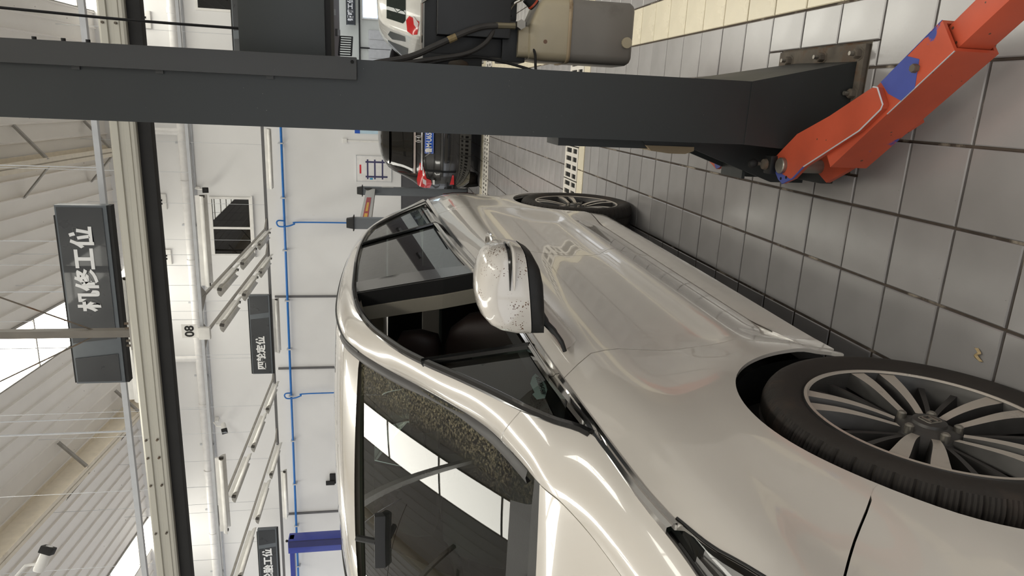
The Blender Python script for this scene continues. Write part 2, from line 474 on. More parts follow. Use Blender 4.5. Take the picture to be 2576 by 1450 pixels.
def vis(c):
    x, y = (c[0]+c[1])/2, (c[2]+c[3])/2
    d = Vector((x, y, -CAMH)); z = d.dot(fw)
    if z < 0.3: return -1
    u, v = d.dot(rt2)/z*1723, d.dot(dn2)/z*1723
    if abs(u) > 830 or abs(v) > 1420: return -1
    if x < -0.72 and y < 5.2: return -1
    return 1.0/z
cells.sort(key=vis, reverse=True)
near, far = cells[:300], cells[300:]
for (x0, x1, p, q, i, j) in near:
    full = abs((x1-x0)-P) < 1e-4 and abs((q-p)-P) < 1e-4
    cream = (i == 2)
    if full: me = cream_me if cream else tile_me
    else:
        me = tile_geo(0, 0, x1-x0-JT, q-p-JT).mesh('tile', None); me.materials.append(M_cream if cream else M_tile)
    o = bpy.data.objects.new('tile', me); COL.objects.link(o); o.parent = floor
    o.location = ((x0+x1)/2, (p+q)/2, random.uniform(-0.0008, 0.0008))
gg, gc = Geo(), Geo()
for (x0, x1, p, q, i, j) in far:
    t = tile_geo((x0+x1)/2, (p+q)/2, x1-x0-JT, q-p-JT, sides=False)
    (gc if i == 2 else gg).add(t.v, t.f)
stuff(gg.build('grey_tile_field', M_tile, floor, smooth=None)); stuff(gc.build('cream_tile_field', M_cream, floor, smooth=None))
# lift foot pit bed
Geo().box((PIT_[0], PIT_[2], -0.012), (PIT_[1], PIT_[3], -0.008)).build('pit_bed', M_rust, floor, smooth=None)
# drains: dark channel, perforated plates, cream border strips
Geo().box((-8, 5.43, -0.0095), (6, 5.85, -0.0085)).build('drain_channel', M_black, floor, smooth=None)
Geo().box((-10, 10.50, -0.0095), (6, 11.12, -0.0085)).build('drain_channel', M_black, floor, smooth=None)
def grate_mesh(L, W, nx, rows, hw, z0=-0.008, z1=0.002):
    g = Geo(); px = L/nx
    ys = [0.0]
    for (a, b) in rows: ys += [a, b]
    ys.append(W)
    for k in range(0, len(ys), 2): g.box((0.003, ys[k], z0), (L-0.003, ys[k+1], z1))
    for (a, b) in rows:
        for k in range(nx+1):
            xa = max(0.003, k*px-(px-hw)/2); xb = min(L-0.003, k*px+(px-hw)/2)
            g.box((xa, a, z0), (xb, b, z1))
    me = g.mesh('drain_grate', None); me.materials.append(M_grate); return me
gm1 = grate_mesh(0.272, 0.41, 4, [(0.035, 0.16), (0.20, 0.37)], 0.038)
for k in range(-10, 8):
    o = bpy.data.objects.new('drain_grate', gm1); COL.objects.link(o); o.parent = floor; o.location = (-0.32+k*0.276, 5.432, 0)
gm2 = grate_mesh(0.272, 0.60, 4, [(0.10, 0.24), (0.34, 0.48)], 0.036)
for k in range(-14, 10):
    o = bpy.data.objects.new('drain_grate', gm2); COL.objects.link(o); o.parent = floor; o.location = (-0.32+k*0.276, 10.50, 0)
strip1 = tile_geo(0, 0, 2*P-JT, 0.155).mesh('border_strip', None); strip1.materials.append(M_cream)
strip2 = tile_geo(0, 0, 2*P-JT, 0.27).mesh('border_strip', None); strip2.materials.append(M_cream)
for k in range(-9, 8):
    o = bpy.data.objects.new('border_strip', strip1); COL.objects.link(o); o.parent = floor; o.location = (TX0+P+k*2*P, 5.345, 0)
    o = bpy.data.objects.new('border_strip', strip2); COL.objects.link(o); o.parent = floor; o.location = (TX0+P+k*2*P, 11.26, 0)

# ---- walls
OPX0, OPX1, OPZ = -0.25, 6.0, 2.87             # passage under the mezzanine at the right
W1 = (-3.84, -2.42, 4.69, 5.62); W2 = (1.66, 3.10, 4.69, 5.62)
g = Geo()
def wall_y(g, y0, y1, x0, x1, z0, z1, holes):
    xs = sorted({x0, x1, *[h[0] for h in holes], *[h[1] for h in holes]})
    for a, b in zip(xs, xs[1:]):
        hs = sorted([(h[2], h[3]) for h in holes if h[0] < (a+b)/2 < h[1]])
        z = z0
        for (p, q) in hs:
            if p > z: g.box((a, y0, z), (b, y1, p))
            z = q
        if z < z1: g.box((a, y0, z), (b, y1, z1))
wall_y(g, YW, YW+0.24, -16, 9, 0, 8.3, [W1, W2, (OPX0, OPX1, 0, OPZ)])
wall_back = struct(g.build('wall_back', M_wall, smooth=None, fix=False))
g = Geo().box((-16.24, -7, 5.2), (-16, 17.2, 9.4)).box((-16.24, -7, 0), (-16, 5, 5.2))
for y in (5, 11, 16.8): g.box((-16.24, y, 0), (-16, y+0.4, 5.2))
struct(g.build('wall_left', M_wall, smooth=None))
g = Geo().box((9, -7, 5.2), (9.24, 34, 9.4)).box((9, -7, 0), (9.24, 17.4, 5.2))
for y in (23, 29): g.box((9, y, 0), (9.24, y+0.4, 5.2))
struct(g.build('wall_right', M_wall, smooth=None))
g = Geo().box((-16, -7.2, 3.8), (9, -7.0, 9.3))
for x in (-16, -9.9, -3.7, 2.4, 8.6): g.box((x, -7.2, 0), (x+0.4, -7.0, 3.8))
struct(g.build('wall_front', M_wall, smooth=None))
struct(Geo().box((-16, -7.0, 3.8), (9, -6.9, 4.9)).build('trim_1', M_rubber, smooth=None))
struct(Geo().box((-16, YW-0.018, 0), (OPX0, YW-0.001, 1.17)).box((-16, YW-0.024, 1.17), (OPX0, YW-0.001, 1.185)).build('baseboard_back', M_wains, smooth=None))
struct(Geo().box((OPX0-2, YW+0.24, OPZ), (9, 21.8, OPZ+0.3)).build('ceiling_mezzanine', mat('soffit_paint', (168, 163, 166), 0.6), smooth=None))
struct(Geo().box((OPX0-0.24, YW+0.24, 0), (OPX0, 34, 6.5)).build('wall_passage', M_wall, smooth=None))
struct(Geo().box((-4, 30.0, 0), (9, 30.24, 7)).build('wall_far', mat('far_wall_paint', (204, 206, 198), 0.7, var=0.02), smooth=None))
# lamps under the mezzanine
for (x, y) in ((1.95, 18.4), (1.62, 20.0), (3.0, 19.2)):
    t = thing('ceiling_bracket', 'dark bracket lamp under the grey mezzanine soffit, %s' % ('nearest of three' if y == 18.4 else 'second from the wall' if x == 3.0 else 'farthest one'), 'lamp', (x, y, OPZ))
    Geo().box((-0.09, -0.05, -0.06), (0.09, 0.05, 0)).build('housing', M_darkrail, t)
    Geo().box((-0.07, -0.052, -0.13), (0.07, -0.03, -0.06)).build('plate', M_lightgrey, t)
# far hall fittings
wf = 29.98
dr = struct(Geo().box((0.4, wf-0.05, 0), (2.6, wf, 2.25)).build('door_1', M_wood))
for k in range(6): Geo().box((0.45+k*0.36, wf-0.07, 0.05), (0.45+k*0.36+0.33, wf-0.05, 2.2)).build('door_board', M_wood, dr)
wn = struct(Geo().box((3.0, wf-0.04, 1.75), (4.0, wf, 2.5)).build('window_3', M_plastic_white))
Geo().box((3.06, wf-0.05, 1.8), (3.94, wf-0.041, 2.45)).build('pane', emis('daylit_pane', (190, 222, 255), 3.0), wn)
t = thing('far_cable_run', 'thin black cable pipe crossing the pale far wall', 'pipe', (0, wf-0.04, 0))
Geo().tube([(0.2, 0, 2.60), (6, 0, 2.60)], 0.03).build('pipe', M_rubber, t)
Geo().tube([(1.9, 0, 2.6), (1.9, 0, 0.1)], 0.03).build('pipe', M_rubber, t)
Geo().tube([(1.25, 0, 2.6), (1.25, 0, 0.1)], 0.03).build('pipe', M_rubber, t)
# ladder rack hung under the soffit in the passage
t = thing('ladder_rack', 'dark metal ladder rack hung from the passage ceiling behind the lift', 'rack', (1.10, 20.9, OPZ))
for k in range(9):
    Geo().tube([(0.07*k, 0.1*k, -0.36), (0.07*k, 0.1*k, -0.04)], 0.016).build('rung', M_rubber, t)
Geo().tube([(0, 0, -0.36), (0.56, 0.8, -0.36)], 0.025).build('lower_rail', M_rubber, t)
Geo().tube([(0, 0, -0.02), (0.56, 0.8, -0.02)], 0.025).build('upper_rail', M_rubber, t)

# ---- windows of the upper floor
def window(n, w, sash):
    x0, x1, z0, z1 = w
    f = Geo()
    for (a, b, c, d) in ((x0, x1, z0, z0+0.05), (x0, x1, z1-0.05, z1), (x0, x0+0.05, z0+0.05, z1-0.05), (x1-0.05, x1, z0+0.05, z1-0.05), (sash-0.025, sash+0.025, z0+0.05, z1-0.05)):
        f.box((a, YW-0.03, c), (b, YW+0.06, d))
    o = struct(f.build('window_%d' % n, M_plastic_white, smooth=None))
    for (a, b) in ((x0+0.05, sash-0.025), (sash+0.025, x1-0.05)):
        Geo().box((a, YW+0.01, z0+0.05), (b, YW+0.016, z1-0.05)).build('pane', M_glass_room, o, smooth=None)
    Geo().box((x0-0.03, YW-0.07, z0-0.04), (x1+0.03, YW, z0)).build('window_sill', M_plastic_white, o, smooth=None)
    # dim room behind
    Geo().box((x0-0.3, YW+1.6, z0-0.5), (x1+0.3, YW+1.64, z1+0.5)).build('room_back', M_interior, o, smooth=None)
    Geo().box((x0-0.3, YW+0.25, z1+0.45), (x1+0.3, YW+1.6, z1+0.5)).build('room_ceiling', M_interior, o, smooth=None)
    return o
w1 = window(1, W1, -3.16); w2 = window(2, W2, 2.40)
bx = tag(Geo().box((-3.75, YW+0.3, W1[2]), (-3.35, YW+0.6, W1[2]+0.20)).build('cardboard_box', M_cardboard), 'brown cardboard box behind the upper floor window', 'box')
bx = tag(Geo().box((-3.3, YW+0.35, W1[2]), (-2.6, YW+0.8, W1[2]+0.28)).build('storage_crate', M_lightgrey), 'pale crate behind the upper floor window', 'crate')

# ---- roof: ribbed sheets sloping down to the back wall, skylight strips, rafters with knee struts
def roof_z(y): return 8.0-0.065*(y-12.4)
PW = 0.95
ceiling = struct(Geo().box((-16, -7, 0.08), (9, YW+0.24, 0.12)).build('ceiling', M_roof, smooth=None))
for v in ceiling.data.vertices: v.co.z += roof_z(v.co.y)
def sheet(y0, y1):
    g = Geo(); n = 3; pit = PW/n
    for k in range(n):
        xs = [(0, 0.0), (pit*0.43, 0.0), (pit*0.86, 0.0), (pit*0.90, -0.034), (pit*0.97, -0.034), (pit, 0.0)]
        rows = [[(k*pit+a, y, roof_z(y)+h) for a, h in xs] for y in (y0, y1)]
        g.grid(rows)
    return g
sh = sheet(-7, YW).mesh('roof_sheet', None); sh.materials.append(M_roof)
sk = Geo(); sk.grid([[(0, y, roof_z(y)+0.01), (PW, y, roof_z(y)+0.01)] for y in (-7, YW)])
skm = sk.mesh('skylight_panel', None); skm.materials.append(M_sky)
bar = Geo()
for k in range(16):
    y = -6.2+k*1.5
    bar.box((0, y-0.02, roof_z(y)-0.03), (PW, y+0.02, roof_z(y)))
for q in (0, PW): bar.box((q-0.02, -7, -0.03), (q+0.02, YW, 0.0))
for i in range(len(bar.v)-16, len(bar.v)): bar.v[i] = (bar.v[i][0], bar.v[i][1], bar.v[i][2]+roof_z(bar.v[i][1]))
barm = bar.mesh('skylight_frame', None); barm.materials.append(M_grey_steel)
for k in range(-12, 15):
    x = -4.2-PW+k*PW
    if k in (0, -7, 7):
        o = bpy.data.objects.new('skylight_panel', skm); COL.objects.link(o); o.parent = ceiling; o.location = (x, 0, 0)
        o2 = bpy.data.objects.new('skylight_frame', barm); COL.objects.link(o2); o2.parent = o
    else:
        o = bpy.data.objects.new('roof_sheet', sh); COL.objects.link(o); o.parent = ceiling; o.location = (x, 0, 0)
def rafter(x):
    g = Geo(); D = 0.52
    for (a, b, c, d) in ((-0.09, 0.09, -D, -D+0.02), (-0.012, 0.012, -D, -0.036), (-0.09, 0.09, -0.055, -0.036)):
        vs = []
        for y in (-7, YW):
            vs += [(x+a, y, roof_z(y)+c), (x+b, y, roof_z(y)+c), (x+b, y, roof_z(y)+d), (x+a, y, roof_z(y)+d)]
        g.add(vs, [(0, 1, 2, 3), (7, 6, 5, 4), (0, 4, 5, 1), (1, 5, 6, 2), (2, 6, 7, 3), (3, 7, 4, 0)])
    o = g.build('rafter', M_cream_steel, ceiling, smooth=None)
    for y in (-2.5, 1.5, 5.5, 9.5, 13.5, 16.0):
        for s in (-1, 1):
            z = roof_z(y)
            Geo().tube([(x+s*0.05, y, z-D+0.02), (x+s*0.62, y, z-0.03)], 0.035, prof=[(1, 0.2), (1, -1), (-1, -1), (-1, -0.7), (0.7, -0.7), (0.7, 0.2)]).build('knee_strut', M_grey_steel, o, smooth=None)
for x in (-1.38, -7.45, 4.7, -13.5): rafter(x)

# ---- small fittings on the back wall
def wall_obj(g, name, m, label, cat, **k):
    return tag(g.build(name, m, **k), label, cat)
for i, (x, z, lab) in enumerate(((1.40, 6.66, 'nearest the column'), (-2.56, 6.66, 'above the upper floor window'), (-3.87, 6.66, 'left of the window'))):
    t = thing('vent_box', 'small white wall vent box with four dark holes, ' + lab, 'vent', (x, YW, z))
    Geo().box((-0.18, -0.05, -0.11), (0.18, 0, 0.11), 0.01).build('housing', M_white, t)
    for a in (-0.06, 0.015):
        for b in (0.0, 0.06): Geo().box((a, -0.056, b-0.025), (a+0.045, -0.049, b+0.02)).build('hole', M_black, t, smooth=None)
# big white drain pipe with collars and brackets
t = thing('drain_pipe', 'thick white plastic drain pipe running along the top of the back wall', 'pipe', (0, YW-0.17, 6.06))
Geo().tube([(-15.5, 0, 0), (5, 0, 0)], 0.10, 16).build('pipe', M_whitepipe, t)
for k in range(9):
    x = 1.6-k*1.85
    Geo().tube([(x-0.06, 0, 0), (x+0.06, 0, 0)], 0.115, 16).build('collar', M_whitepipe, t)
for k in range(8):
    x = 0.7-k*1.9
    Geo().box((x-0.02, -0.11, -0.12), (x+0.02, 0.165, -0.10)).box((x-0.02, 0.15, -0.12), (x+0.02, 0.165, 0.2)).build('bracket', M_lightgrey, t, smooth=None)
for x in (-0.95, -6.4):
    Geo().tube([(x, 0, 0), (x, 0, 0.9)], 0.08, 14).build('riser', M_whitepipe, t)
wall_obj(Geo().tube([(-15.5, YW-0.03, 5.90), (5, YW-0.03, 5.90)], 0.025), 'cable_conduit', M_lightgrey, 'thin grey cable conduit just under the white drain pipe', 'conduit')
# blue compressed-air line
t = thing('air_line', 'blue compressed air pipe running across the white back wall', 'pipe', (0, YW-0.10, 3.95))
Geo().tube([(-15.5, 0, 0.03), (-0.3, 0, -0.02)], 0.028, 10).build('pipe', M_bluepipe, t)
for x in (-3.0, -7.45):
    pts = [(x+0.05, -0.02, 0.0), (x+0.06, -0.06, 0.12), (x, -0.06, 0.16), (x-0.08, -0.06, 0.1), (x-0.07, -0.06, -0.1), (x-0.02, -0.04, -0.25), (x+0.02, -0.02, -0.4), (x+0.02, -0.02, -2.4)]
    Geo().tube(smooth_path(pts, 5), 0.018, 8).build('drop_pipe', M_bluepipe, t)
for k in range(12): Geo().box((-1.15-k*1.27, -0.04, -0.05), (-1.12-k*1.27, 0.095, 0.06)).build('clip', M_lightgrey, t, smooth=None)
for x, lab in ((-4.86, 'right of the four-wheel sign'), (-6.76, 'below the left end of the four-wheel sign'), (-10.97, 'far left beside the tyre sign')):
    wall_obj(Geo().box((x-0.025, YW-0.04, 1.19), (x+0.025, YW, 4.25)), 'cable_duct', M_darkrail, 'dark vertical cable duct on the back wall, ' + lab, 'duct')
wall_obj(Geo().box((-10.1, YW-0.07, 2.90), (-9.82, YW-0.001, 3.06), 0.01).box((-10.12, YW-0.1, 2.93), (-10.0, YW-0.06, 3.16), 0.01), 'wall_speaker', M_rubber, 'small black box speaker on the back wall above the car roof', 'speaker')
t = thing('wall_socket', 'white socket box with conduit on the back wall beside the poster', 'socket', (-1.03, YW, 2.46))
Geo().box((-0.05, -0.05, -0.01), (0.05, 0, 0.09), 0.006).build('box', M_plastic_white, t)
Geo().box((-0.018, -0.03, -1.2), (0.018, 0, -0.01)).build('conduit', M_plastic_white, t)
# poster with a framed diagram
t = thing('wall_poster', 'white framed poster with a navy wheel-rack diagram and red heading', 'poster', (-1.67, YW-0.02, 1.83))
Geo().box((-0.31, -0.005, -0.42), (0.31, 0.019, 0.42)).build('board', mat('poster_white', (232, 230, 228), 0.5), t, smooth=None)
fr = Geo().box((-0.31, -0.008, -0.42), (0.31, -0.004, -0.405)).box((-0.31, -0.008, 0.405), (0.31, -0.004, 0.42)).box((-0.31, -0.008, -0.42), (-0.30, -0.004, 0.42)).box((0.30, -0.008, -0.42), (0.31, -0.004, 0.42))
fr.build('frame', M_lightgrey, t, smooth=None)
for z in (0.15, -0.02, -0.20): Geo().box((-0.25, -0.008, z-0.018), (0.22, -0.0052, z+0.018)).build('diagram_bar', M_posterblue, t, smooth=None)
for x in (-0.19, 0.16): Geo().box((x-0.02, -0.009, -0.32), (x+0.02, -0.0052, 0.20)).build('diagram_post', M_posterblue, t, smooth=None)
Geo().box((-0.12, -0.008, 0.30), (0.09, -0.0052, 0.34)).build('heading', M_posterred, t, smooth=None)
Geo().box((-0.26, -0.008, 0.03), (-0.22, -0.0052, 0.1)).build('caption', M_postercyan, t, smooth=None)
t = thing('blue_notice', 'pale notice with blue header on the back wall behind the black car', 'notice', (-0.55, YW-0.02, 1.95))
Geo().box((-0.30, -0.005, -0.25), (0.25, 0.019, 0.32)).build('board', mat('notice_pale', (190, 216, 232), 0.5), t, smooth=None)
Geo().box((-0.30, -0.008, 0.20), (0.25, -0.005, 0.32)).build('header', M_plateblue, t, smooth=None)
# security cameras
def bullet(name, loc, rz, tilt, label, s=1.0, black_face=True):
    t = thing(name, label, 'camera', loc, rz)
    m = Matrix.Rotation(tilt, 4, 'X') @ Matrix.Scale(s, 4)
    Geo().lathe([(0.0, 0.0), (0.045, 0.0), (0.05, 0.02), (0.05, 0.2), (0.0, 0.2)], 16, m=m @ Matrix.Rotation(R(90), 4, 'X')).build('housing', M_white, t)
    Geo().box((-0.055, -0.24, -0.055), (0.055, -0.17, 0.062), 0.012, m=m).build('hood', M_rubber, t)
    Geo().lathe([(0.0, 0.243), (0.03, 0.243), (0.034, 0.238), (0.034, 0.2)], 14, m=m @ Matrix.Rotation(R(90), 4, 'X')).build('lens', M_gblack, t)
    Geo().tube([m @ Vector((0, -0.06, 0.045)), m @ Vector((0, -0.02, 0.13)), m @ Vector((0, 0.1, 0.17))], 0.014*s, 8).build('arm', M_white, t)
    return t
bullet('security_camera', (-2.22, YW-0.18, 5.66), 0.0, R(18), 'white bullet security camera with black face above the upper floor window', 1.1)
bullet('security_camera', (-8.15, YW-0.2, 5.62), R(-25), R(18), 'white bullet security camera left of the four-wheel sign', 1.2)
bullet('security_camera', (-3.60, 5.0, 4.14), R(118), R(20), 'large white bullet security camera hanging near the roof at the left', 0.78)
for t in [o for o in bpy.data.objects if o.name.startswith('security_camera')]:
    if t.location.y > 10:
        Geo().box((-0.03, 0.08, 0.13), (0.03, 0.2, 0.22)).build('mount', M_white, t)
t = thing('camera_pole', 'white hanging pole carrying the large security camera', 'pole', (-3.82, 5.0, 4.0))
Geo().box((-0.04, -0.04, 0.1), (0.04, 0.04, roof_z(5)-4.04)).build('pole', M_white, t, smooth=None)
Geo().tube([(0, 0, 0.28), (0.10, 0.0, 0.26), (0.13, -0.01, 0.25)], 0.02, 8).build('bracket', M_white, t)

# ================================================================ HUNG FITTINGS
LZ = 4.15
# aluminium exhaust-extraction rail with black rubber lips
t = thing('exhaust_rail', 'aluminium exhaust extraction rail with black rubber lips hung across the hall', 'rail', (0, 5.5, 3.2))
prof = [(-0.09, 0.255), (0.09, 0.255), (0.10, 0.24), (0.10, 0.20), (0.085, 0.195), (0.085, 0.165), (0.095, 0.16), (0.095, 0.125), (0.088, 0.12), (0.088, 0.10), (0.08, 0.085),
        (-0.08, 0.085), (-0.088, 0.10), (-0.088, 0.12), (-0.095, 0.125), (-0.095, 0.16), (-0.085, 0.165), (-0.085, 0.195), (-0.10, 0.20), (-0.10, 0.24)]
vs = [(x, p[0], p[1]) for x in (-9.0, 4.0) for p in prof]; n = len(prof)
Geo().add(vs, [(i, (i+1) % n, n+(i+1) % n, n+i) for i in range(n)]+[tuple(range(n)), tuple(range(2*n-1, n-1, -1))]).build('profile', M_alu, t, smooth=None, fix=True)
Geo().box((-9.0, -0.045, -0.005), (4.0, 0.045, 0.085), 0.01).build('rubber_lip', M_rubber, t)
for x in (0.25, 0.85, -2.9, -3.15, -3.6, -4.4):
    for z in (0.225, 0.142):
        for d in (0, 0.16) if x in (-2.9, 0.25) else (0,):
            Geo().cyl((x+d, -0.112, z), (x+d, -0.094, z), 0.009, 8).build('bolt', M_rust, t)
def hanger(x):
    o = Geo().box((x-0.028, -0.035, 0.27), (x+0.028, 0.035, roof_z(5.5)-3.2-0.04)).build('hanger_post', mat('galvanised_dark', (112, 106, 98), 0.5, var=0.12), t, smooth=None)
    Geo().box((x-0.12, -0.07, 0.255), (x+0.12, 0.07, 0.275)).build('foot_plate', M_grey_steel, o, smooth=None)
    for dx in (-0.09, -0.05, 0.05, 0.09): Geo().cyl((x+dx, -0.05, 0.27), (x+dx, -0.05, 0.31), 0.010, 8).build('bolt', M_rust, o)
    Geo().tube([(x, 0, 0.5), (x-1.4, 0.2, 3.2)], 0.006, 6).build('guy_wire', M_rust, o)
    Geo().tube([(x, 0, 0.5), (x+1.2, 0.3, 3.6)], 0.006, 6).build('guy_wire', M_rust, o)
hanger(-1.86); hanger(3.3); hanger(-6.2)

# light rails and fluorescent lamps
def crail(g, a, b, w=0.04):
    a, b = Vector(a), Vector(b)
    return g.tube([a, b], w/2, prof=[(-1, 1), (1, 1), (1, -1), (-1, -1)], up=(0, 0, 1))
def rods(t, pts, zt=3.9):
    for (x, y, rz) in pts: Geo().tube([(x, y, 0), (x, y, roof_z(y)-LZ-0.04)], rz, 6).build('hanger_rod', M_lightgrey, t)
t = thing('light_rail', 'long white lamp rail hung across the hall behind the near sign', 'rail', (0, 0, LZ))
crail(Geo(), (-9, 7.02, 0), (4, 7.02, 0), 0.05).build('channel', M_lightgrey, t, smooth=None)
rods(t, [(-3.45, 7.02, 0.010), (-3.30, 7.02, 0.006), (-1.95, 7.02, 0.005), (-6, 7.02, 0.006), (-0.75, 7.02, 0.005), (2.5, 7.02, 0.006)])
t = thing('light_rail', 'grey lamp rail grid hung in front of the back wall', 'rail', (0, 0, LZ))
crail(Geo(), (-11.8, 10.0, 0), (3.0, 10.0, 0)).build('channel', M_lightgrey, t, smooth=None)
crail(Geo(), (-12.5, 15.75, 0), (0.6, 15.75, 0), 0.055).build('channel', M_darkrail, t, smooth=None)
YR = (-2.9, -3.47, -6.45, -8.0)
for x in YR:
    crail(Geo(), (x, 10.0, 0), (x, 15.75, 0), 0.035).build('channel', M_grey_steel, t, smooth=None)
    for y in (10.0, 15.75):
        s = 1 if y < 12 else -1
        Geo().prism([(x-0.22, 0), (x+0.22, 0), (x+0.03, s*0.28), (x-0.03, s*0.28)], -0.015, 0.015, m=Matrix.Translation((0, y, 0))).build('gusset', M_grey_steel, t, smooth=None)
rods(t, [(x, y, 0.004) for x in (-1.1, -2.4, -3.2, -4.6, -5.9, -7.2, -8.6, -10) for y in (10.0, 15.75)]+[(x, 12.9, 0.004) for x in YR])
LAMP_L = 1.28
def lamp_tree():
    """fluorescent batten, open reflector below, along y, hung under z=0"""
    t = thing('fluorescent_lamp', 'lamp', 'lamp')
    Geo().box((-0.022, -LAMP_L/2, -0.075), (0.022, LAMP_L/2, -0.02), 0.005).build('batten', M_white, t)
    pr = [(-0.11, -0.15), (-0.10, -0.115), (-0.065, -0.085), (-0.02, -0.076), (0.02, -0.076), (0.065, -0.085), (0.10, -0.115), (0.11, -0.15)]
    rows = [[(a, y, b) for a, b in pr] for y in (-LAMP_L/2, LAMP_L/2)]
    Geo().grid(rows).build('reflector', M_reflector, t, smooth=60, solid=0.004)
    Geo().tube([(0, -LAMP_L/2+0.03, -0.115), (0, LAMP_L/2-0.03, -0.115)], 0.014, 10).build('tube', M_tube, t)
    for s in (-1, 1): Geo().box((-0.02, s*(LAMP_L/2-0.012)-0.018, -0.14), (0.02, s*(LAMP_L/2-0.012)+0.018, -0.075), 0.004).build('lamp_holder', M_lampend, t)
    return t
proto = lamp_tree(); first = True
def lamp(x, y, rz, label, tilt=0.0, group='fluorescent lamps on the hung rails'):
    global first
    t = proto if first else copy_tree(proto); first = False
    t.location = (x, y, LZ-0.02); t.rotation_euler = (0, tilt, rz)
    tag(t, label, 'lamp', group)
order = ('nearest', 'middle', 'farthest')
for x, rn in zip(YR, ('first rail left of the window', 'second rail left of the window', 'rail just left of the four-wheel sign', 'rail beside the tyre sign')):
    for k, y in enumerate((11.25, 12.95, 14.6)):
        lamp(x, y, 0, 'unlit fluorescent lamp, %s of three on the %s' % (order[k], rn), R(12))
lamp(-2.05, 10.0, R(90), 'unlit fluorescent lamp on the near rail under the window camera')
lamp(-6.05+0.0, 10.0, R(90), 'unlit fluorescent lamp on the near rail below the left wall camera')
lamp(-1.40, 15.72, R(90), 'unlit fluorescent lamp on the far rail right of the window')
lamp(-5.2, 15.72, R(90), 'unlit fluorescent lamp on the far rail under the four-wheel sign')
lamp(-9.6, 15.72, R(90), 'unlit fluorescent lamp on the far rail beside the tyre sign')
lamp(-2.45, 7.02, R(90), 'unlit fluorescent lamp partly hidden behind the large near sign')
t = thing('number_tag', 'small white tag reading 08 on the near lamp rail', 'tag', (-3.35, 9.93, 4.30))
Geo().box((-0.10, -0.004, -0.11), (0.10, 0.004, 0.11)).build('plate', M_plastic_white, t, smooth=None)
text_obj('08', 0.17, (0, -0.006, 0), M_rubber, t, bold=0.004)
Geo().box((-0.12, -0.05, -0.28), (0.06, 0.03, -0.12), 0.02).build('detector', M_white, t)

# ---- bay signs
def bay_sign(loc, w, h, txt, side, label, s_txt=0.22, rz=0.0, tx=None):
    t = thing('hanging_sign', label, 'sign', loc, rz)
    Geo().box((-w/2, -0.06, -h/2), (w/2, 0.05, h/2), 0.006).build('case', M_signframe, t)
    Geo().box((-w/2-0.005, -0.02, h/2), (w/2-0.1, 0.04, h/2+0.03)).build('top_cap', M_rubber, t, smooth=None)
    Geo().box((-w/2, -0.05, -h/2-0.03), (w/2, 0.04, -h/2)).build('bottom_cap', M_rubber, t, smooth=None)
    a = 0.27*w; q = 0.03*h
    def pan(x0, x1, e0, e1):
        pts = [(x0+e0, -h*0.42), (x1-e1, -h*0.42), (x1, h*0.46), (x0, h*0.46)]
        m = Matrix.Rotation(R(90), 4, 'X')
        Geo().prism(pts, 0.060, 0.068, m=m).build('panel', M_sign, t, smooth=None)
    if side < 0:      # small panel at the left
        pan(-w/2+0.02, -w/2+0.15*w, 0.0, -0.04); pan(-w/2+0.24*w, w/2-0.02, 0.04, 0.0)
        cx = w*0.10 if tx is None else tx
    else:
        pan(w/2-0.24*w, w/2-0.02, 0.05, 0.0); pan(-w/2+0.02, w/2-0.30*w, 0.0, -0.04)
        cx = -w*0.20 if tx is None else tx
    if txt.strip(): text_obj(txt, s_txt, (cx, -0.071, 0.0), M_signtext, t, bold=0.0075*s_txt/0.2, width=None)
    for x in (-w*0.3, w*0.3): Geo().tube([(x, 0, h/2+0.02), (x, 0, roof_z(loc[1])-loc[2]-0.05)], 0.004, 6).build('hanger_wire', M_lightgrey, t)
    return t
bay_sign((-1.87, 6.6, 4.165), 1.68, 0.42, '机修工位', -1, 'large dark grey hanging sign with white characters nearest the camera', 0.196, tx=0.262)
bay_sign((-5.26, 15.3, 4.31), 1.86, 0.44, '四轮定位', 1, 'dark grey hanging sign with white characters between the two lamp rails', 0.20, tx=-0.42)
bay_sign((-11.57, 15.9, 4.53), 1.86, 0.46, '轮胎工位', 1, 'dark grey hanging sign with white characters at the far left edge', 0.24, tx=-0.10)
bay_sign((1.62, 15.3, 4.31), 1.8, 0.44, ' ', -1, 'dark grey hanging sign partly hidden behind the lift control box', 0.20)
bay_sign((3.6, 29.7, 2.92), 1.75, 0.30, '钣喷工位', 1, 'small dark blue hanging sign in the far hall behind the lift', 0.22, tx=-0.3)

# ================================================================ TWO-POST LIFT (near column)
lift = thing('car_lift', 'charcoal two-post lift column with orange swing arms beside the white car', 'lift', (0, 0, 0))
CX0, CX1, CY0, CY1 = -0.0965, 0.1015, 2.115, 2.47
pr = [(CX0, CY0), (CX1, CY0), (CX1, CY1), (CX0, CY1), (CX0, CY1-0.07), (CX0+0.02, CY1-0.07), (CX0+0.02, CY1-0.012), (CX1-0.008, CY1-0.012), (CX1-0.008, CY0+0.008), (CX0+0.02, CY0+0.008), (CX0+0.02, CY0+0.07), (CX0, CY0+0.07)]
col_o = Geo().prism(pr, 0.015, 4.05).build('column', M_lift, lift, smooth=None)
cov = Geo().box((0.0445, CY0-0.022, 1.60), (0.1065, CY0-0.001, 4.0), 0.003).build('cable_cover', M_liftcover, lift)
Geo().cyl((0.0935, CY0-0.026, 1.612), (0.0935, CY0-0.021, 1.612), 0.005, 10).build('screw', M_black, cov)
for z in (2.12, 2.33, 1.83): Geo().box((0.036, CY0-0.006, z), (0.0446, CY0-0.001, z+0.02)).build('tab', M_liftcover, cov, smooth=None)
for z in (2.30, 2.36, 2.43): Geo().cyl((0.1065, CY0-0.01, z), (0.114, CY0-0.01, z), 0.006, 8).build('bolt', M_rubber, cov)
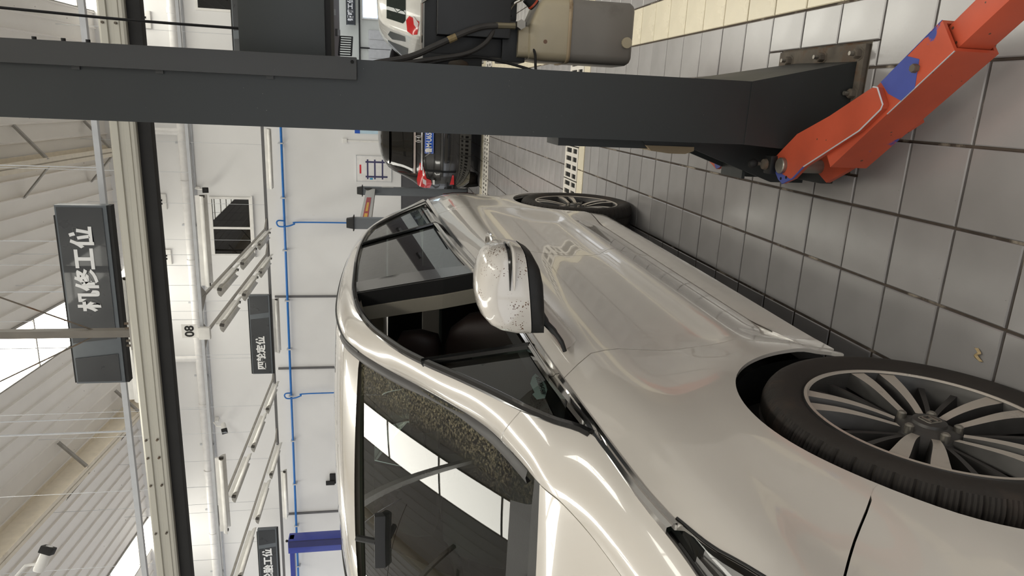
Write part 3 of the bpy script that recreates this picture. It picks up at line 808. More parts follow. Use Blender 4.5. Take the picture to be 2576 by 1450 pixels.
bp = Geo().box((-0.16, 2.082, -0.008), (0.235, 2.585, 0.012), 0.003).build('base_plate', M_rust, lift)
for (x, y) in ((0.201, 2.506), (0.203, 2.30), (0.204, 2.105), (0.080, 2.100), (-0.13, 2.5)):
    b = Geo().lathe([(0.0, 0.034), (0.0135, 0.034), (0.0155, 0.030), (0.0155, 0.014), (0.022, 0.0135), (0.022, 0.012)], 6, m=Matrix.Translation((x, y, 0))).build('anchor_nut', M_rust, bp, smooth=None)
    Geo().cyl((x, y, 0.03), (x, y, 0.05), 0.007, 8).build('stud', M_steel, b)
# flared foot plates
sk_ = Geo(); T = 0.008
def plate3(g, pts, n, t=0.008):
    n = Vector(n).normalized()*t
    a = [Vector(p) for p in pts]; k = len(a)
    g.add([tuple(p) for p in a]+[tuple(p+n) for p in a], [tuple(range(k)), tuple(range(2*k-1, k-1, -1))]+[(i, k+i, k+(i+1) % k, (i+1) % k) for i in range(k)])
    return g
plate3(Geo(), [(CX0, CY0-0.003, 0.37), (CX1, CY0-0.003, 0.37), (0.181, 2.112, 0.013), (-0.12, 2.112, 0.013)], (0, 1, 0)).build('front_skirt', M_lift, lift, smooth=None, fix=True)
plate3(Geo(), [(CX1, CY0+0.006, 0.37), (CX1, CY1, 0.50), (0.19, CY1, 0.013), (0.181, 2.122, 0.013)], (-1, 0, -0.2)).build('side_skirt', M_lift, lift, smooth=None, fix=True)
# carriage
cg = Geo()
cg.prism([(-0.10, 0.66), (-0.122, 0.64), (-0.122, 0.48), (-0.232, 0.16), (-0.232, 0.035), (-0.08, 0.035), (-0.08, 0.62)], -2.285, -2.275, m=Matrix.Rotation(R(90), 4, 'X'))
cg.prism([(-0.10, 0.66), (-0.122, 0.64), (-0.122, 0.48), (-0.232, 0.16), (-0.232, 0.035), (-0.08, 0.035), (-0.08, 0.62)], -2.465, -2.455, m=Matrix.Rotation(R(90), 4, 'X'))
cg.box((-0.13, 2.285, 0.035), (-0.06, 2.455, 0.95))
cr = cg.build('carriage', M_lift, lift, smooth=None, fix=True)
Geo().box((-0.215, 2.10, 0.035), (-0.10, 2.46, 0.085), 0.006).build('carriage_beam', M_lift, cr)
Geo().box((-0.225, 2.30, 0.25), (-0.12, 2.46, 0.262)).build('carriage_shelf', M_lift, cr, smooth=None)
Geo().prism([(-0.118, 0.645), (-0.136, 0.625), (-0.143, 0.56), (-0.143, 0.50), (-0.132, 0.47), (-0.118, 0.47)], -2.44, -2.268, m=Matrix.Rotation(R(90), 4, 'X')).build('door_guard_pad', mat('beige_rubber', (150, 134, 108), 0.7), cr, smooth=None)
Geo().cyl((-0.158, 2.085, 0.03), (-0.158, 2.085, 0.22), 0.022, 16).build('lock_pin_housing', M_steel, cr)
# orange front arm
dirv = Vector((0.618, -0.786, 0)).normalized()
def arm_box(p0, p1, w, z0, z1, bev=0.006, wall=None):
    p0, p1 = Vector(p0), Vector(p1); d = (p1-p0); L = d.length; a = math.atan2(d.y, d.x)
    m = Matrix.Translation((p0.x, p0.y, 0)) @ Matrix.Rotation(a, 4, 'Z')
    if wall is None: return Geo().box((0, -w/2, z0), (L, w/2, z1), bev, m=m)
    g = Geo(); t = wall
    for lo, hi in (((0, -w/2, z0), (L, w/2, z0+t)), ((0, -w/2, z1-t), (L, w/2, z1)), ((0, -w/2, z0+t), (L, -w/2+t, z1-t)), ((0, w/2-t, z0+t), (L, w/2, z1-t))): g.box(lo, hi, m=m)
    return g
arm = Geo().prism([(-0.215, 2.075), (-0.205, 2.10), (-0.180, 2.128), (-0.155, 2.14), (-0.132, 2.135), (-0.054, 2.030), (0.005, 1.88), (0.085, 1.710), (0.083, 1.690), (0.040, 1.658), (0.030, 1.661), (-0.030, 1.735), (-0.150, 1.968), (-0.192, 2.018)], 0.222, 0.238).build('swing_arm', M_orange, lift, smooth=None)
Geo().prism([(-0.205, 2.04), (-0.16, 2.13), (-0.10, 2.09), (0.06, 1.72), (0.0, 1.68), (-0.16, 1.95)], 0.088, 0.102).build('lower_fork', M_orange, arm, smooth=None)
arm_box((-0.105, 1.888), (0.199, 1.501), 0.092, 0.102, 0.2215, wall=0.009).build('outer_tube', M_orange, arm, smooth=None)
# chipped paint: blue band on top of the outer tube, bare metal along its edges
m_ = Matrix.Translation((-0.105, 1.888, 0)) @ Matrix.Rotation(math.atan2(-0.387, 0.304), 4, 'Z')
Geo().prism([(0.31, -0.046), (0.36, -0.046), (0.40, 0.01), (0.37, 0.046), (0.27, 0.046), (0.28, 0.0)], 0.2212, 0.2226, m=m_).build('blue_patch', M_bluechip, arm, smooth=None)
Geo().box((0.255, -0.0468, 0.2195), (0.492, -0.0452, 0.2225), m=m_).build('worn_edge', M_barebright, arm, smooth=None)
Geo().box((0.30, 0.0452, 0.2195), (0.492, 0.0468, 0.2225), m=m_).build('worn_edge', M_bluechip, arm, smooth=None)
Geo().tube([(-0.150, 1.968, 0.2385), (-0.03, 1.735, 0.2385), (0.028, 1.664, 0.2385), (0.040, 1.660, 0.2385), (0.083, 1.692, 0.2385), (0.085, 1.710, 0.2385)], 0.0022, 6).build('worn_edge', M_barebright, arm)
Geo().tube([(-0.215, 2.075, 0.2375), (-0.192, 2.018, 0.2375), (-0.150, 1.968, 0.2375)], 0.0028, 6).build('worn_edge', M_bluechip, arm)
Geo().prism([(-0.215, 2.075), (-0.205, 2.10), (-0.180, 2.128), (-0.155, 2.14), (-0.165, 2.115), (-0.185, 2.08), (-0.196, 2.03)], 0.2372, 0.2384).build('blue_patch', M_bluechip, arm, smooth=None)
arm_box((0.14, 1.576), (0.66, 0.914), 0.068, 0.116, 0.205, 0.007).build('inner_tube', M_orange, arm)
pin = Geo().lathe([(0, 0.252), (0.023, 0.252), (0.026, 0.249), (0.026, 0.236)], 24, m=Matrix.Translation((-0.158, 2.085, 0))).build('pivot_pin', M_steel, arm)
for (x, y) in ((-0.193, 2.055), (-0.200, 2.085), (-0.178, 2.112)): Geo().cyl((x, y, 0.2365), (x, y, 0.2392), 0.005, 10).build('hole', M_black, arm)
b_ = Geo().lathe([(0, 0.236), (0.010, 0.236), (0.011, 0.234), (0.011, 0.2215)], 6, m=Matrix.Translation((0.128, 1.583, 0))).build('hex_bolt', M_rust, arm, smooth=None)
Geo().prism([(0.60, 0.99), (0.66, 0.99), (0.66, 0.93), (0.60, 0.93)], 0.205, 0.26).build('lift_pad', M_rubber, arm, smooth=None)
# locking gear and knob
Geo().ball((-0.160, 2.165, 0.300), 0.0165).build('knob', M_rubber, cr)
Geo().cyl((-0.160, 2.165, 0.235), (-0.160, 2.165, 0.292), 0.006, 8).build('knob_stem', M_rust, cr)
Geo().lathe([(0.0, 0.272), (0.017, 0.272), (0.019, 0.262), (0.019, 0.245), (0.0, 0.245)], 12, m=Matrix.Translation((-0.160, 2.150, 0))).build('spring_seat', M_rust, cr)
Geo().box((-0.19, 2.12, 0.238), (-0.13, 2.16, 0.262), 0.004).build('lock_gear', M_motor, cr)
# rear swing arm, mostly behind the column
arm2 = Geo().prism([(-0.215, 2.55), (-0.205, 2.52), (-0.175, 2.50), (-0.13, 2.53), (0.10, 3.05), (0.02, 3.09), (-0.19, 2.62)], 0.222, 0.238).build('swing_arm', M_orange, lift, smooth=None)
arm_box((-0.12, 2.68), (0.10, 3.25), 0.085, 0.102, 0.2215).build('outer_tube', M_orange, arm2)
Geo().cyl((-0.19, 2.535, 0.237), (-0.19, 2.535, 0.2395), 0.006, 10).build('hole', M_black, arm2)
Geo().prism([(-0.215, 2.55), (-0.205, 2.52), (-0.18, 2.502), (-0.19, 2.54), (-0.198, 2.57)], 0.2372, 0.2384).build('blue_patch', M_bluechip, arm2, smooth=None)
# control box and supply cable
cb = Geo().box((0.112, 2.345, 1.705), (0.43, 2.50, 1.963), 0.004).build('control_box', mat('control_box_paint', (52, 55, 53), 0.4, var=0.05), lift)
Geo().box((0.117, 2.350, 1.688), (0.43, 2.50, 1.705)).build('base_trim', M_rubber, cb, smooth=None)
Geo().tube(smooth_path([(0.190, 2.42, 1.96), (0.195, 2.42, 2.3), (0.205, 2.41, 2.6), (0.225, 2.40, 3.2), (0.24, 2.38, 3.95)], 6), 0.0042, 8).build('supply_cable', M_rubber, lift)
# power unit: motor, pump block, hoses, oil tank
mo = Geo().box((0.145, 2.42, 1.10), (0.42, 2.62, 1.395), 0.01).build('motor', M_motor, lift)
Geo().box((0.205, 2.36, 1.115), (0.44, 2.43, 1.355), 0.006).build('terminal_box', mat('terminal_box_black', (18, 18, 18), 0.45), mo)
Geo().tube([(0.150, 2.412, 1.403), (0.30, 2.40, 1.403), (0.312, 2.39, 1.385), (0.44, 2.38, 1.385)], 0.004, 8).build('wire_rail', M_chrome, mo)
Geo().box((0.105, 2.40, 1.20), (0.15, 2.56, 1.40), 0.01).build('mount_bracket', M_motor, mo)
Geo().ball((0.118, 2.40, 1.28), (0.016, 0.02, 0.034)).build('mount_boss', M_rust, mo)
pb = Geo().box((0.135, 2.40, 1.055), (0.265, 2.56, 1.135), 0.004).build('pump_block', M_motor, lift)
Geo().box((0.265, 2.42, 1.085), (0.34, 2.52, 1.125), 0.01).build('valve_body', M_motor, pb)
Geo().lathe([(0, 0), (0.016, 0.0), (0.016, 0.03), (0, 0.03)], 6, m=Matrix.Translation((0.250, 2.372, 1.083)) @ Matrix.Rotation(R(90), 4, 'X')).build('banjo_bolt', M_steel, pb, smooth=None)
Geo().tube([(0.246, 2.365, 1.10), (0.243, 2.360, 1.165)], 0.0105, 8).build('hose_fitting', M_brass, pb)
Geo().tube(smooth_path([(0.243, 2.360, 1.16), (0.235, 2.352, 1.21), (0.212, 2.34, 1.27), (0.168, 2.335, 1.36), (0.130, 2.33, 1.44), (0.105, 2.31, 1.54), (0.085, 2.27, 1.62)], 6), 0.0105, 10).build('hydraulic_hose', M_hose, lift)
Geo().tube([(0.199, 2.337, 1.296), (0.187, 2.336, 1.321)], 0.0116, 10).build('hose_label', mat('hose_tape', (140, 122, 86), 0.6, var=0.3, scale=60), lift)
Geo().tube(smooth_path([(0.275, 2.40, 1.175), (0.245, 2.375, 1.165), (0.225, 2.365, 1.172), (0.185, 2.35, 1.20), (0.150, 2.34, 1.26), (0.128, 2.335, 1.36), (0.105, 2.32, 1.48), (0.085, 2.28, 1.58)], 6), 0.0075, 10).build('return_hose', M_hose, lift)
Geo().tube(smooth_path([(0.095, 2.30, 1.43), (0.122, 2.33, 1.34), (0.140, 2.35, 1.24), (0.135, 2.36, 1.16), (0.112, 2.32, 1.06), (0.095, 2.30, 1.02)], 6), 0.0045, 8).build('drain_hose', M_rubber, lift)
Geo().tube(smooth_path([(0.225, 2.39, 1.075), (0.198, 2.38, 1.045), (0.165, 2.36, 1.03), (0.125, 2.33, 1.032), (0.095, 2.30, 1.035)], 6), 0.0045, 8).build('drain_hose', M_rubber, lift)
lv = Geo().tube(smooth_path([(0.285, 2.41, 1.115), (0.305, 2.40, 1.112), (0.322, 2.39, 1.098), (0.335, 2.38, 1.075), (0.36, 2.38, 1.06), (0.42, 2.38, 1.05)], 5), 0.006, 8).build('release_lever', M_chrome, lift)
Geo().box((0.28, 2.40, 1.105), (0.295, 2.425, 1.14), 0.003).build('lever_clevis', M_motor, lv)
# oil tank: rounded box with sloped right shoulder, strap and filler cap
def rbox(g, x0, x1, y0, y1, z, r=0.03, n=4):
    pts = []
    for (cx, cy, a0) in ((x1-r, y1-r, 0), (x0+r, y1-r, 90), (x0+r, y0+r, 180), (x1-r, y0+r, 270)):
        for k in range(n+1):
            a = R(a0+90*k/n); pts.append((cx+r*math.cos(a), cy+r*math.sin(a), z))
    return pts
def loft(rings, caps=True):
    g = Geo(); n = len(rings[0]); vs = [p for r in rings for p in r]; fs = []
    for i in range(len(rings)-1):
        for j in range(n): fs.append((i*n+j, i*n+(j+1) % n, (i+1)*n+(j+1) % n, (i+1)*n+j))
    if caps: fs += [tuple(range(n-1, -1, -1)), tuple(range((len(rings)-1)*n, len(rings)*n))]
    return g.add(vs, fs)
TK = (0.142, 0.345, 2.36, 2.56)
ring = lambda z, e, r=0.03, dx=0.0: rbox(None, TK[0]+e, TK[1]-e-dx, TK[2]+e, TK[3]-e, z, max(0.008, r-e))
oil = 0.915
tk = loft([ring(0.688, 0.02), ring(0.694, 0.008), ring(0.706, 0.0), ring(0.80, 0.0), ring(oil, 0.0)], True).build('oil_tank', M_tankoil, lift, smooth=40)
loft([ring(oil, 0.0), ring(1.00, 0.0), ring(1.02, 0.002, dx=0.02), ring(1.045, 0.006, dx=0.075), ring(1.052, 0.016, dx=0.085), ring(1.054, 0.03, dx=0.09)]).build('tank_top', M_tank, tk, smooth=40)
loft([rbox(None, 0.150, 0.250, 2.375, 2.54, z, 0.02) for z in (1.045, 1.085)]).build('tank_neck', M_tank, tk, smooth=40)
loft([ring(z, -0.003) for z in (oil-0.006, oil+0.006)], False).build('strap', M_strap, tk, smooth=40, solid=0.003)
Geo().cyl((0.318, 2.40, 1.03), (0.340, 2.395, 1.058), 0.020, 14).build('filler_cap', M_rubber, tk)
Geo().tube([(0.321, 2.40, 1.034), (0.325, 2.399, 1.039)], 0.0215, 14).build('cap_ring', M_orange, tk)
Geo().cyl((0.215, 2.362, 0.715), (0.215, 2.352, 0.715), 0.018, 14).build('drain_boss', M_tank, tk)

# ================================================================ BACKGROUND LIFTS
t = thing('alignment_lift', 'grey four-post alignment lift by the back wall behind the white car', 'lift', (-1.71, 9.7, 0))
def gpost(x, y):
    o = Geo().box((x-0.075, y-0.075, 0), (x+0.075, y+0.075, 1.97), 0.006).build('post', mat('lift_grey', (98, 102, 106), 0.4, var=0.04), t)
    Geo().box((x-0.1, y-0.1, 1.97), (x+0.1, y+0.1, 1.985), 0.004).build('cap_flange', M_rubber, o)
    loft([rbox(None, x-w, x+w, y-w, y+w, z, 0.01, 2) for w, z in ((0.075, 1.985), (0.062, 2.075))]).build('cap', M_mblack, o)
    Geo().box((x-0.14, y-0.14, 0), (x+0.14, y+0.14, 0.012)).build('foot', M_motor, o, smooth=None)
    return o
gpost(0, 0); gpost(0, 3.5); gpost(-4.4, 0); gpost(-4.4, 3.5)
for x in (0, -4.4):
    Geo().box((x-0.06, 0.076, 1.74), (x+0.05, 3.424, 1.90), 0.004).build('cross_beam', mat('beam_pale', (196, 194, 190), 0.4), t)
Geo().prism([(3.42, 1.94), (3.42, 1.80), (3.20, 1.85), (3.16, 1.88), (3.20, 1.91)], -0.055, -0.051, m=Matrix(((0, 0, 1, 0), (1, 0, 0, 0), (0, 1, 0, 0), (0, 0, 0, 1))) @ Matrix.Translation((0, 0, 0.11))).build('bracket', M_rubber, t, smooth=None)
Geo().box((0.051, 0.1, 1.785), (0.055, 2.2, 1.86)).build('warning_sign', mat('sign_red', (176, 40, 34), 0.5), t, smooth=None)
Geo().box((0.0555, 0.15, 1.80), (0.057, 0.5, 1.845)).build('warning_mark', mat('sign_yellow', (232, 178, 40), 0.5), t, smooth=None)
Geo().box((0.0555, 0.7, 1.805), (0.057, 1.6, 1.84)).build('warning_mark', mat('sign_yellow', (232, 178, 40), 0.5), t, smooth=None)
Geo().box((0.072, 3.45, 1.40), (0.085, 3.55, 1.62)).build('label_plate', M_plastic_white, t, smooth=None)
for x in (-0.9, -3.0): Geo().box((x-0.25, -0.4, 0.12), (x+0.25, 3.9, 0.24), 0.01).build('runway', mat('lift_grey', (98, 102, 106), 0.4), t)
t = thing('gantry_lift', 'blue gantry two-post lift standing by the left part of the back wall', 'lift', (-9.8, 14.0, 0))
Geo().box((-0.16, -0.15, 0), (0.16, 0.15, 3.72), 0.006).build('post', M_navy, t)
Geo().box((-3.4, -0.15, 0), (-3.08, 0.15, 3.72), 0.006).build('post', M_navy, t)
Geo().box((-3.4, -0.08, 3.60), (0.16, 0.08, 3.70), 0.004).build('cross_beam', M_navy, t)
Geo().box((0.02, -0.20, 2.2), (0.16, -0.151, 3.7)).build('cable_cover', mat('navy_dark', (26, 30, 92), 0.4), t, smooth=None)
for x in (0.0, -3.24): Geo().box((x-0.25, -0.3, 0), (x+0.25, 0.3, 0.015)).build('foot', M_navy, t, smooth=None)
Geo().ball((0.17, -0.15, 3.74), 0.03).build('pulley', M_rubber, t)

# ================================================================ BACKGROUND CARS
def simple_car(name, label, loc, rz, rear, front, paint, win, roofz, taillight, plate=None, rearwin=None, sidewin=None, wheels=(0.85, 3.5), wr=0.33):
    t = thing(name, label, 'car', loc, rz)
    zs = []; z = rear[0][0]
    while z < rear[-1][0]: zs.append(z); z += 0.05
    zs.append(rear[-1][0])
    def rxh(z): return herm(rear, z)
    def rear_pt(x, z, off=0.0):
        xh, ys = rxh(z); u = min(1.0, abs(x)/xh)
        return (x, ys+0.16*u**5-off, z)
    def side_pt(y, z, off=0.0):
        xh, ys = rxh(z); yf = herm(front, z)
        k = sstep(yf-1.0, yf+0.25, y)
        q = max(0.0, (ys+0.16-y)/0.16)
        return (xh*(1-0.22*k)+off, y, z)
    rows = []
    for z in zs:
        xh, ys = rxh(z); yf = herm(front, z); half = []
        for u in (0, 0.2, 0.4, 0.6, 0.75, 0.86, 0.94, 1.0): half.append(rear_pt(u*xh, z))
        for k in range(1, 15): y = ys+0.16+(yf-ys-0.16)*k/14; half.append(side_pt(y, z))
        xe = half[-1][0]
        for u in (0.9, 0.7, 0.4, 0.0): half.append((xe*u, yf+0.10*(1-u*u), z))
        rows.append([(-x, y, zz) for x, y, zz in half[::-1]][:-1]+half)
    g = Geo(); g.grid(rows)
    top = rows[-1]; n = len(top)
    g.add(top, [])
    # roof skin
    hl = [p for p in rows[-1][n//2+7:]]
    rr = []
    for p in hl: rr.append([(p[0]*u, p[1], p[2]+(roofz-p[2])*(1-u*u)) for u in (1, 0.6, 0.2, -0.2, -0.6, -1)])
    xh, ys = rxh(zs[-1])
    rr.insert(0, [(xh*u, ys+0.16*abs(u)**5, zs[-1]) for u in (1, 0.6, 0.2, -0.2, -0.6, -1)])
    g.grid(rr, flip=True)
    body = g.build('body', paint, t, smooth=50, fix=True)
    # glass
    if rearwin:
        o = patch2d([(-a, b) for a, b in rearwin[::-1]]+[(a, b) for a, b in rearwin], lambda x, z: rear_pt(x, z, 0.008), 0.06, 0.01, (0, 1, 0)).build('rear_window', win, t, smooth=40)
    for s in (-1, 1):
        for sw in (sidewin or []):
            patch2d(sw, lambda y, z, s=s: (s*side_pt(y, z, 0.006)[0], y, z), 0.06, 0.0, flip=(s < 0)).build('side_window', win, t, smooth=40)
        if taillight:
            for (pl, mm) in taillight:
                patch2d([(s*a, b) for a, b in pl], lambda x, z: rear_pt(x, z, 0.012), 0.03, 0.02, (0, 1, 0), flip=(s < 0)).build('tail_light', mm, t, smooth=40)
    for y in wheels:
        for s in (-1, 1):
            m = Matrix.Translation((s*(rear[3][1]-0.12), y, wr)) @ Matrix.Rotation(R(90)*s, 4, 'Y')
            w = Geo().lathe([(wr*0.62, 0.11), (wr*0.75, 0.125), (wr*0.92, 0.12), (wr*0.985, 0.10), (wr, 0.06), (wr, -0.06), (wr*0.985, -0.1), (wr*0.92, -0.12), (wr*0.62, -0.11)], 36, m=m).build('wheel', M_tyre, t, smooth=40)
            Geo().lathe([(0.0, 0.095), (0.05, 0.1), (wr*0.5, 0.08), (wr*0.62, 0.112), (wr*0.64, 0.10)], 36, m=m).build('rim', M_rimface, w, smooth=40)
    Geo().box((-rear[3][1]+0.18, 0.25, 0.20), (rear[3][1]-0.18, 4.1, 0.5)).build('underbody', M_black, t, smooth=None)
    for y in wheels:
        for s in (-1, 1):
            m = Matrix.Translation((s*(rear[3][1]-0.004), y, wr)) @ Matrix.Rotation(R(90)*s, 4, 'Y')
            Geo().lathe([(0.0, 0.006), (wr+0.05, 0.006), (wr+0.05, -0.05)], 36, m=m).build('wheel_well', M_black, t, smooth=None)
    return t, rear_pt, side_pt
rear_b = [(0.20, 0.78, 0.12), (0.30, 0.85, 0.05), (0.46, 0.885, 0.0), (0.62, 0.895, 0.0), (0.78, 0.90, 0.04), (0.92, 0.90, 0.07), (1.00, 0.87, 0.09), (1.08, 0.80, 0.13), (1.20, 0.73, 0.22), (1.35, 0.66, 0.34), (1.48, 0.58, 0.46), (1.57, 0.48, 0.56), (1.62, 0.36, 0.66)]
front_b = [(0.20, 4.25), (0.6, 4.35), (0.85, 4.25), (0.95, 3.7), (1.05, 3.3), (1.3, 2.8), (1.5, 2.4), (1.62, 2.0)]
tl = [([(0.42, 1.01), (0.58, 1.03), (0.74, 1.05), (0.84, 1.035), (0.87, 0.99), (0.885, 0.92), (0.88, 0.84), (0.80, 0.815), (0.73, 0.83), (0.70, 0.90), (0.58, 0.93), (0.44, 0.965)], M_red)]
bcar, rp, sp_ = simple_car('parked_car', 'glossy black hatchback seen from behind with a blue number plate', (-0.60, 10.95, 0), 0.0, rear_b, front_b, M_blackpaint, M_glass_dark, 1.665, tl,
    rearwin=[(0.60, 1.12), (0.645, 1.17), (0.545, 1.40), (0.47, 1.47), (0.0, 1.485)][:4], sidewin=[[(0.75, 1.08), (3.0, 1.06), (2.4, 1.42), (0.85, 1.42)]])
for s in (-1, 1):
    patch2d([(s*0.46, 0.972), (s*0.64, 0.962), (s*0.66, 0.935), (s*0.50, 0.952)], lambda x, z: rp(x, z, 0.017), 0.03, flip=(s < 0)).build('reversing_lamp', M_tailclear, bcar, smooth=40)
    patch2d([(s*0.70, 0.965), (s*0.80, 0.955), (s*0.83, 0.905), (s*0.74, 0.905)], lambda x, z: rp(x, z, 0.018), 0.03, flip=(s < 0)).build('indicator_lamp', M_tailclear, bcar, smooth=40)
    patch2d([(s*0.62, 0.50), (s*0.80, 0.53), (s*0.80, 0.46), (s*0.62, 0.475)], lambda x, z: rp(x, z, 0.010), 0.03, flip=(s < 0)).build('bumper_reflector', M_red, bcar, smooth=40)
Geo().box((-0.55, 0.035, 0.965), (0.55, 0.075, 0.995), 0.006).build('chrome_strip', M_chrome, bcar)
patch2d([(-0.62, 1.075), (0.62, 1.075), (0.62, 1.105), (-0.62, 1.105)], lambda x, z: rp(x, z, 0.02), 0.05, 0.02, (0, 1, 0)).build('window_strip', mat('grey_beige_trim', (150, 138, 132), 0.4), bcar, smooth=40)  # plain grey-beige strip along the bottom of the rear window
patch2d([(-0.50, 1.485), (0.50, 1.485), (0.38, 1.58), (-0.38, 1.58)], lambda x, z: rp(x, z, 0.05), 0.06, 0.06, (0, 1, 0)).build('roof_spoiler', M_blackpaint, bcar, smooth=40)
npl = Geo().box((-0.25, 0.005, 0.80), (0.25, 0.018, 0.94), 0.006).build('number_plate', M_plateblue, bcar)
Geo().box((-0.242, 0.0035, 0.806), (0.242, 0.005, 0.809)).box((-0.242, 0.0035, 0.931), (0.242, 0.005, 0.934)).box((-0.242, 0.0035, 0.809), (-0.239, 0.005, 0.931)).box((0.239, 0.0035, 0.809), (0.242, 0.005, 0.931)).build('plate_border', M_plastic_white, npl, smooth=None)
text_obj('鲁M·U65', 0.115, (-0.058, 0.002, 0.872), M_plastic_white, npl, bold=0.003, depth=0.001, width=0.35)
bcar.scale = (0.88, 1, 1)
# badge: an H in a rounded frame
em = Geo()
for s in (-1, 1): em.tube([(s*0.032, 0.04, 1.000), (s*0.026, 0.04, 1.03), (s*0.030, 0.042, 1.062)], 0.009, 6)
em.tube([(-0.028, 0.04, 1.03), (0.028, 0.04, 1.03)], 0.008, 6)
fr = rbox(None, -0.056, 0.056, 0.985, 1.075, 0, 0.025)
em.tube([(p[0], 0.042, p[1]) for p in fr]+[(fr[0][0], 0.042, fr[0][1])], 0.006, 6)
em.build('badge', M_chrome, bcar)
Geo().tube([(-0.30, 0.02, 0.93), (-0.24, 0.0, 0.86)], 0.008, 6).tube([(-0.24, 0.0, 0.86), (-0.235, 0.0, 0.85)], 0.012, 6).build('rear_wiper', M_chrome, bcar)
Geo().box((-0.80, 0.03, 0.775), (-0.72, 0.06, 0.805)).build('paper_tag', M_plastic_white, bcar, smooth=None)
rear_w = [(0.25, 0.80, 0.10), (0.35, 0.86, 0.03), (0.50, 0.90, 0.0), (0.65, 0.905, 0.0), (0.80, 0.91, 0.03), (0.95, 0.91, 0.06), (1.05, 0.89, 0.09), (1.15, 0.85, 0.14), (1.30, 0.78, 0.24), (1.45, 0.71, 0.34), (1.58, 0.62, 0.44), (1.66, 0.50, 0.58)]
front_w = [(0.25, 4.3), (0.6, 4.4), (0.9, 4.3), (1.02, 3.7), (1.12, 3.3), (1.35, 2.8), (1.55, 2.4), (1.66, 2.1)]
tlw = [([(0.60, 1.14), (0.66, 1.19), (0.82, 1.17), (0.885, 1.08), (0.885, 1.00), (0.70, 0.97)], M_red)]
wcar, rpw, spw = simple_car('parked_suv', 'white car with a red tail light parked beyond the lift', (1.98, 12.6, 0), R(9), rear_w, front_w, mat('plain_white_paint', (224, 222, 216), 0.25, coat=0.8), M_glass_dark, 1.70, tlw,
    rearwin=[(0.66, 1.20), (0.70, 1.24), (0.58, 1.52)], sidewin=[[(0.62, 1.20), (0.95, 1.18), (1.30, 1.42), (1.15, 1.50), (0.80, 1.46)], [(1.35, 1.12), (3.1, 1.10), (2.5, 1.48), (1.55, 1.50)]])
for s in (-1, 1):
    patch2d([(s*0.60, 1.08), (s*0.74, 1.06), (s*0.82, 1.00), (s*0.72, 0.985)], lambda x, z: rpw(x, z, 0.018), 0.03, flip=(s < 0)).build('reversing_lamp', M_tailclear, wcar, smooth=40)
rear_d = [(0.22, 0.78, 0.10), (0.30, 0.84, 0.03), (0.46, 0.88, 0.0), (0.62, 0.89, 0.0), (0.80, 0.89, 0.03), (0.92, 0.87, 0.06), (1.0, 0.80, 0.35), (1.12, 0.73, 0.62), (1.28, 0.64, 0.85), (1.40, 0.54, 1.05), (1.45, 0.40, 1.2)]
front_d = [(0.22, 4.4), (0.6, 4.5), (0.8, 4.4), (0.92, 3.7), (1.0, 3.3), (1.2, 2.8), (1.38, 2.4), (1.45, 2.2)]
dcar, rpd, spd = simple_car('parked_sedan', 'dark sedan parked in the passage behind the white car', (0.70, 17.6, 0), 0.0, rear_d, front_d, M_blackpaint, M_glass_dark, 1.47, [([(0.50, 0.86), (0.84, 0.88), (0.87, 0.80), (0.55, 0.78)], M_red)],
    rearwin=[(0.66, 1.03), (0.54, 1.34)], sidewin=[[(1.0, 1.02), (3.0, 1.00), (2.4, 1.34), (1.3, 1.34)]])
for s in (-1, 1):
    mm = Geo().ball((s*0.98, 2.9, 1.0), (0.09, 0.05, 0.06), 14).build('door_mirror', M_blackpaint, dcar)
# dry leaf on the floor
lf = Geo(); pts = smooth_path([(-0.016, -0.01, 0.001), (-0.004, 0.004, 0.006), (0.004, -0.002, 0.004), (0.014, 0.012, 0.002)], 4)
lf.grid([[(p.x-0.003*math.sin(k*0.5), p.y+0.006, p.z) for k, p in enumerate(pts)], [(p.x, p.y, p.z+0.004) for p in pts], [(p.x+0.002, p.y-0.006, p.z) for p in pts]])
o = lf.build('dry_leaf', M_leaf, None, solid=0.0006); o.location = (-0.577, 1.434, 0.001)
tag(o, 'tiny yellow dry leaf scrap on the tiles by the front wheel', 'leaf')

# ================================================================ THE WHITE CAR
car = thing('white_car', 'pearl white sport utility car parked under the near lift, driver window open', 'car', (-1.570, 1.170, 0), R(-0.74))
WF, WR_, ZC = 0.03, 3.0, 0.355            # wheel centres (y), height
prof = [(0.20, 0.905), (0.25, 0.925), (0.285, 0.938), (0.33, 0.934), (0.372, 0.924), (0.41, 0.926), (0.51, 0.947), (0.545, 0.956), (0.560, 0.953), (0.598, 0.929), (0.65, 0.921), (0.75, 0.918), (0.85, 0.928), (0.92, 0.936), (0.98, 0.937), (1.03, 0.930), (1.07, 0.914), (1.12, 0.886)]
belt = [(-0.95, 0.83), (-0.7, 0.93), (-0.45, 0.99), (-0.2, 1.03), (-0.1, 1.046), (0.115, 1.060), (0.57, 1.083), (0.79, 1.090), (1.63, 1.140), (2.1, 1.180), (2.6, 1.213), (3.0, 1.235), (3.4, 1.248), (3.98, 1.235)]
def zb(y): return herm(belt, y)
def plan(y):
    if y < -0.1: return max(0.0, 1-min(1.0, (-y-0.1)/0.86)**2.6)**(1/2.6)
    if y > 3.1: return max(0.0, 1-min(1.0, (y-3.1)/0.88)**3.5)**(1/3.5)
    return 1.0
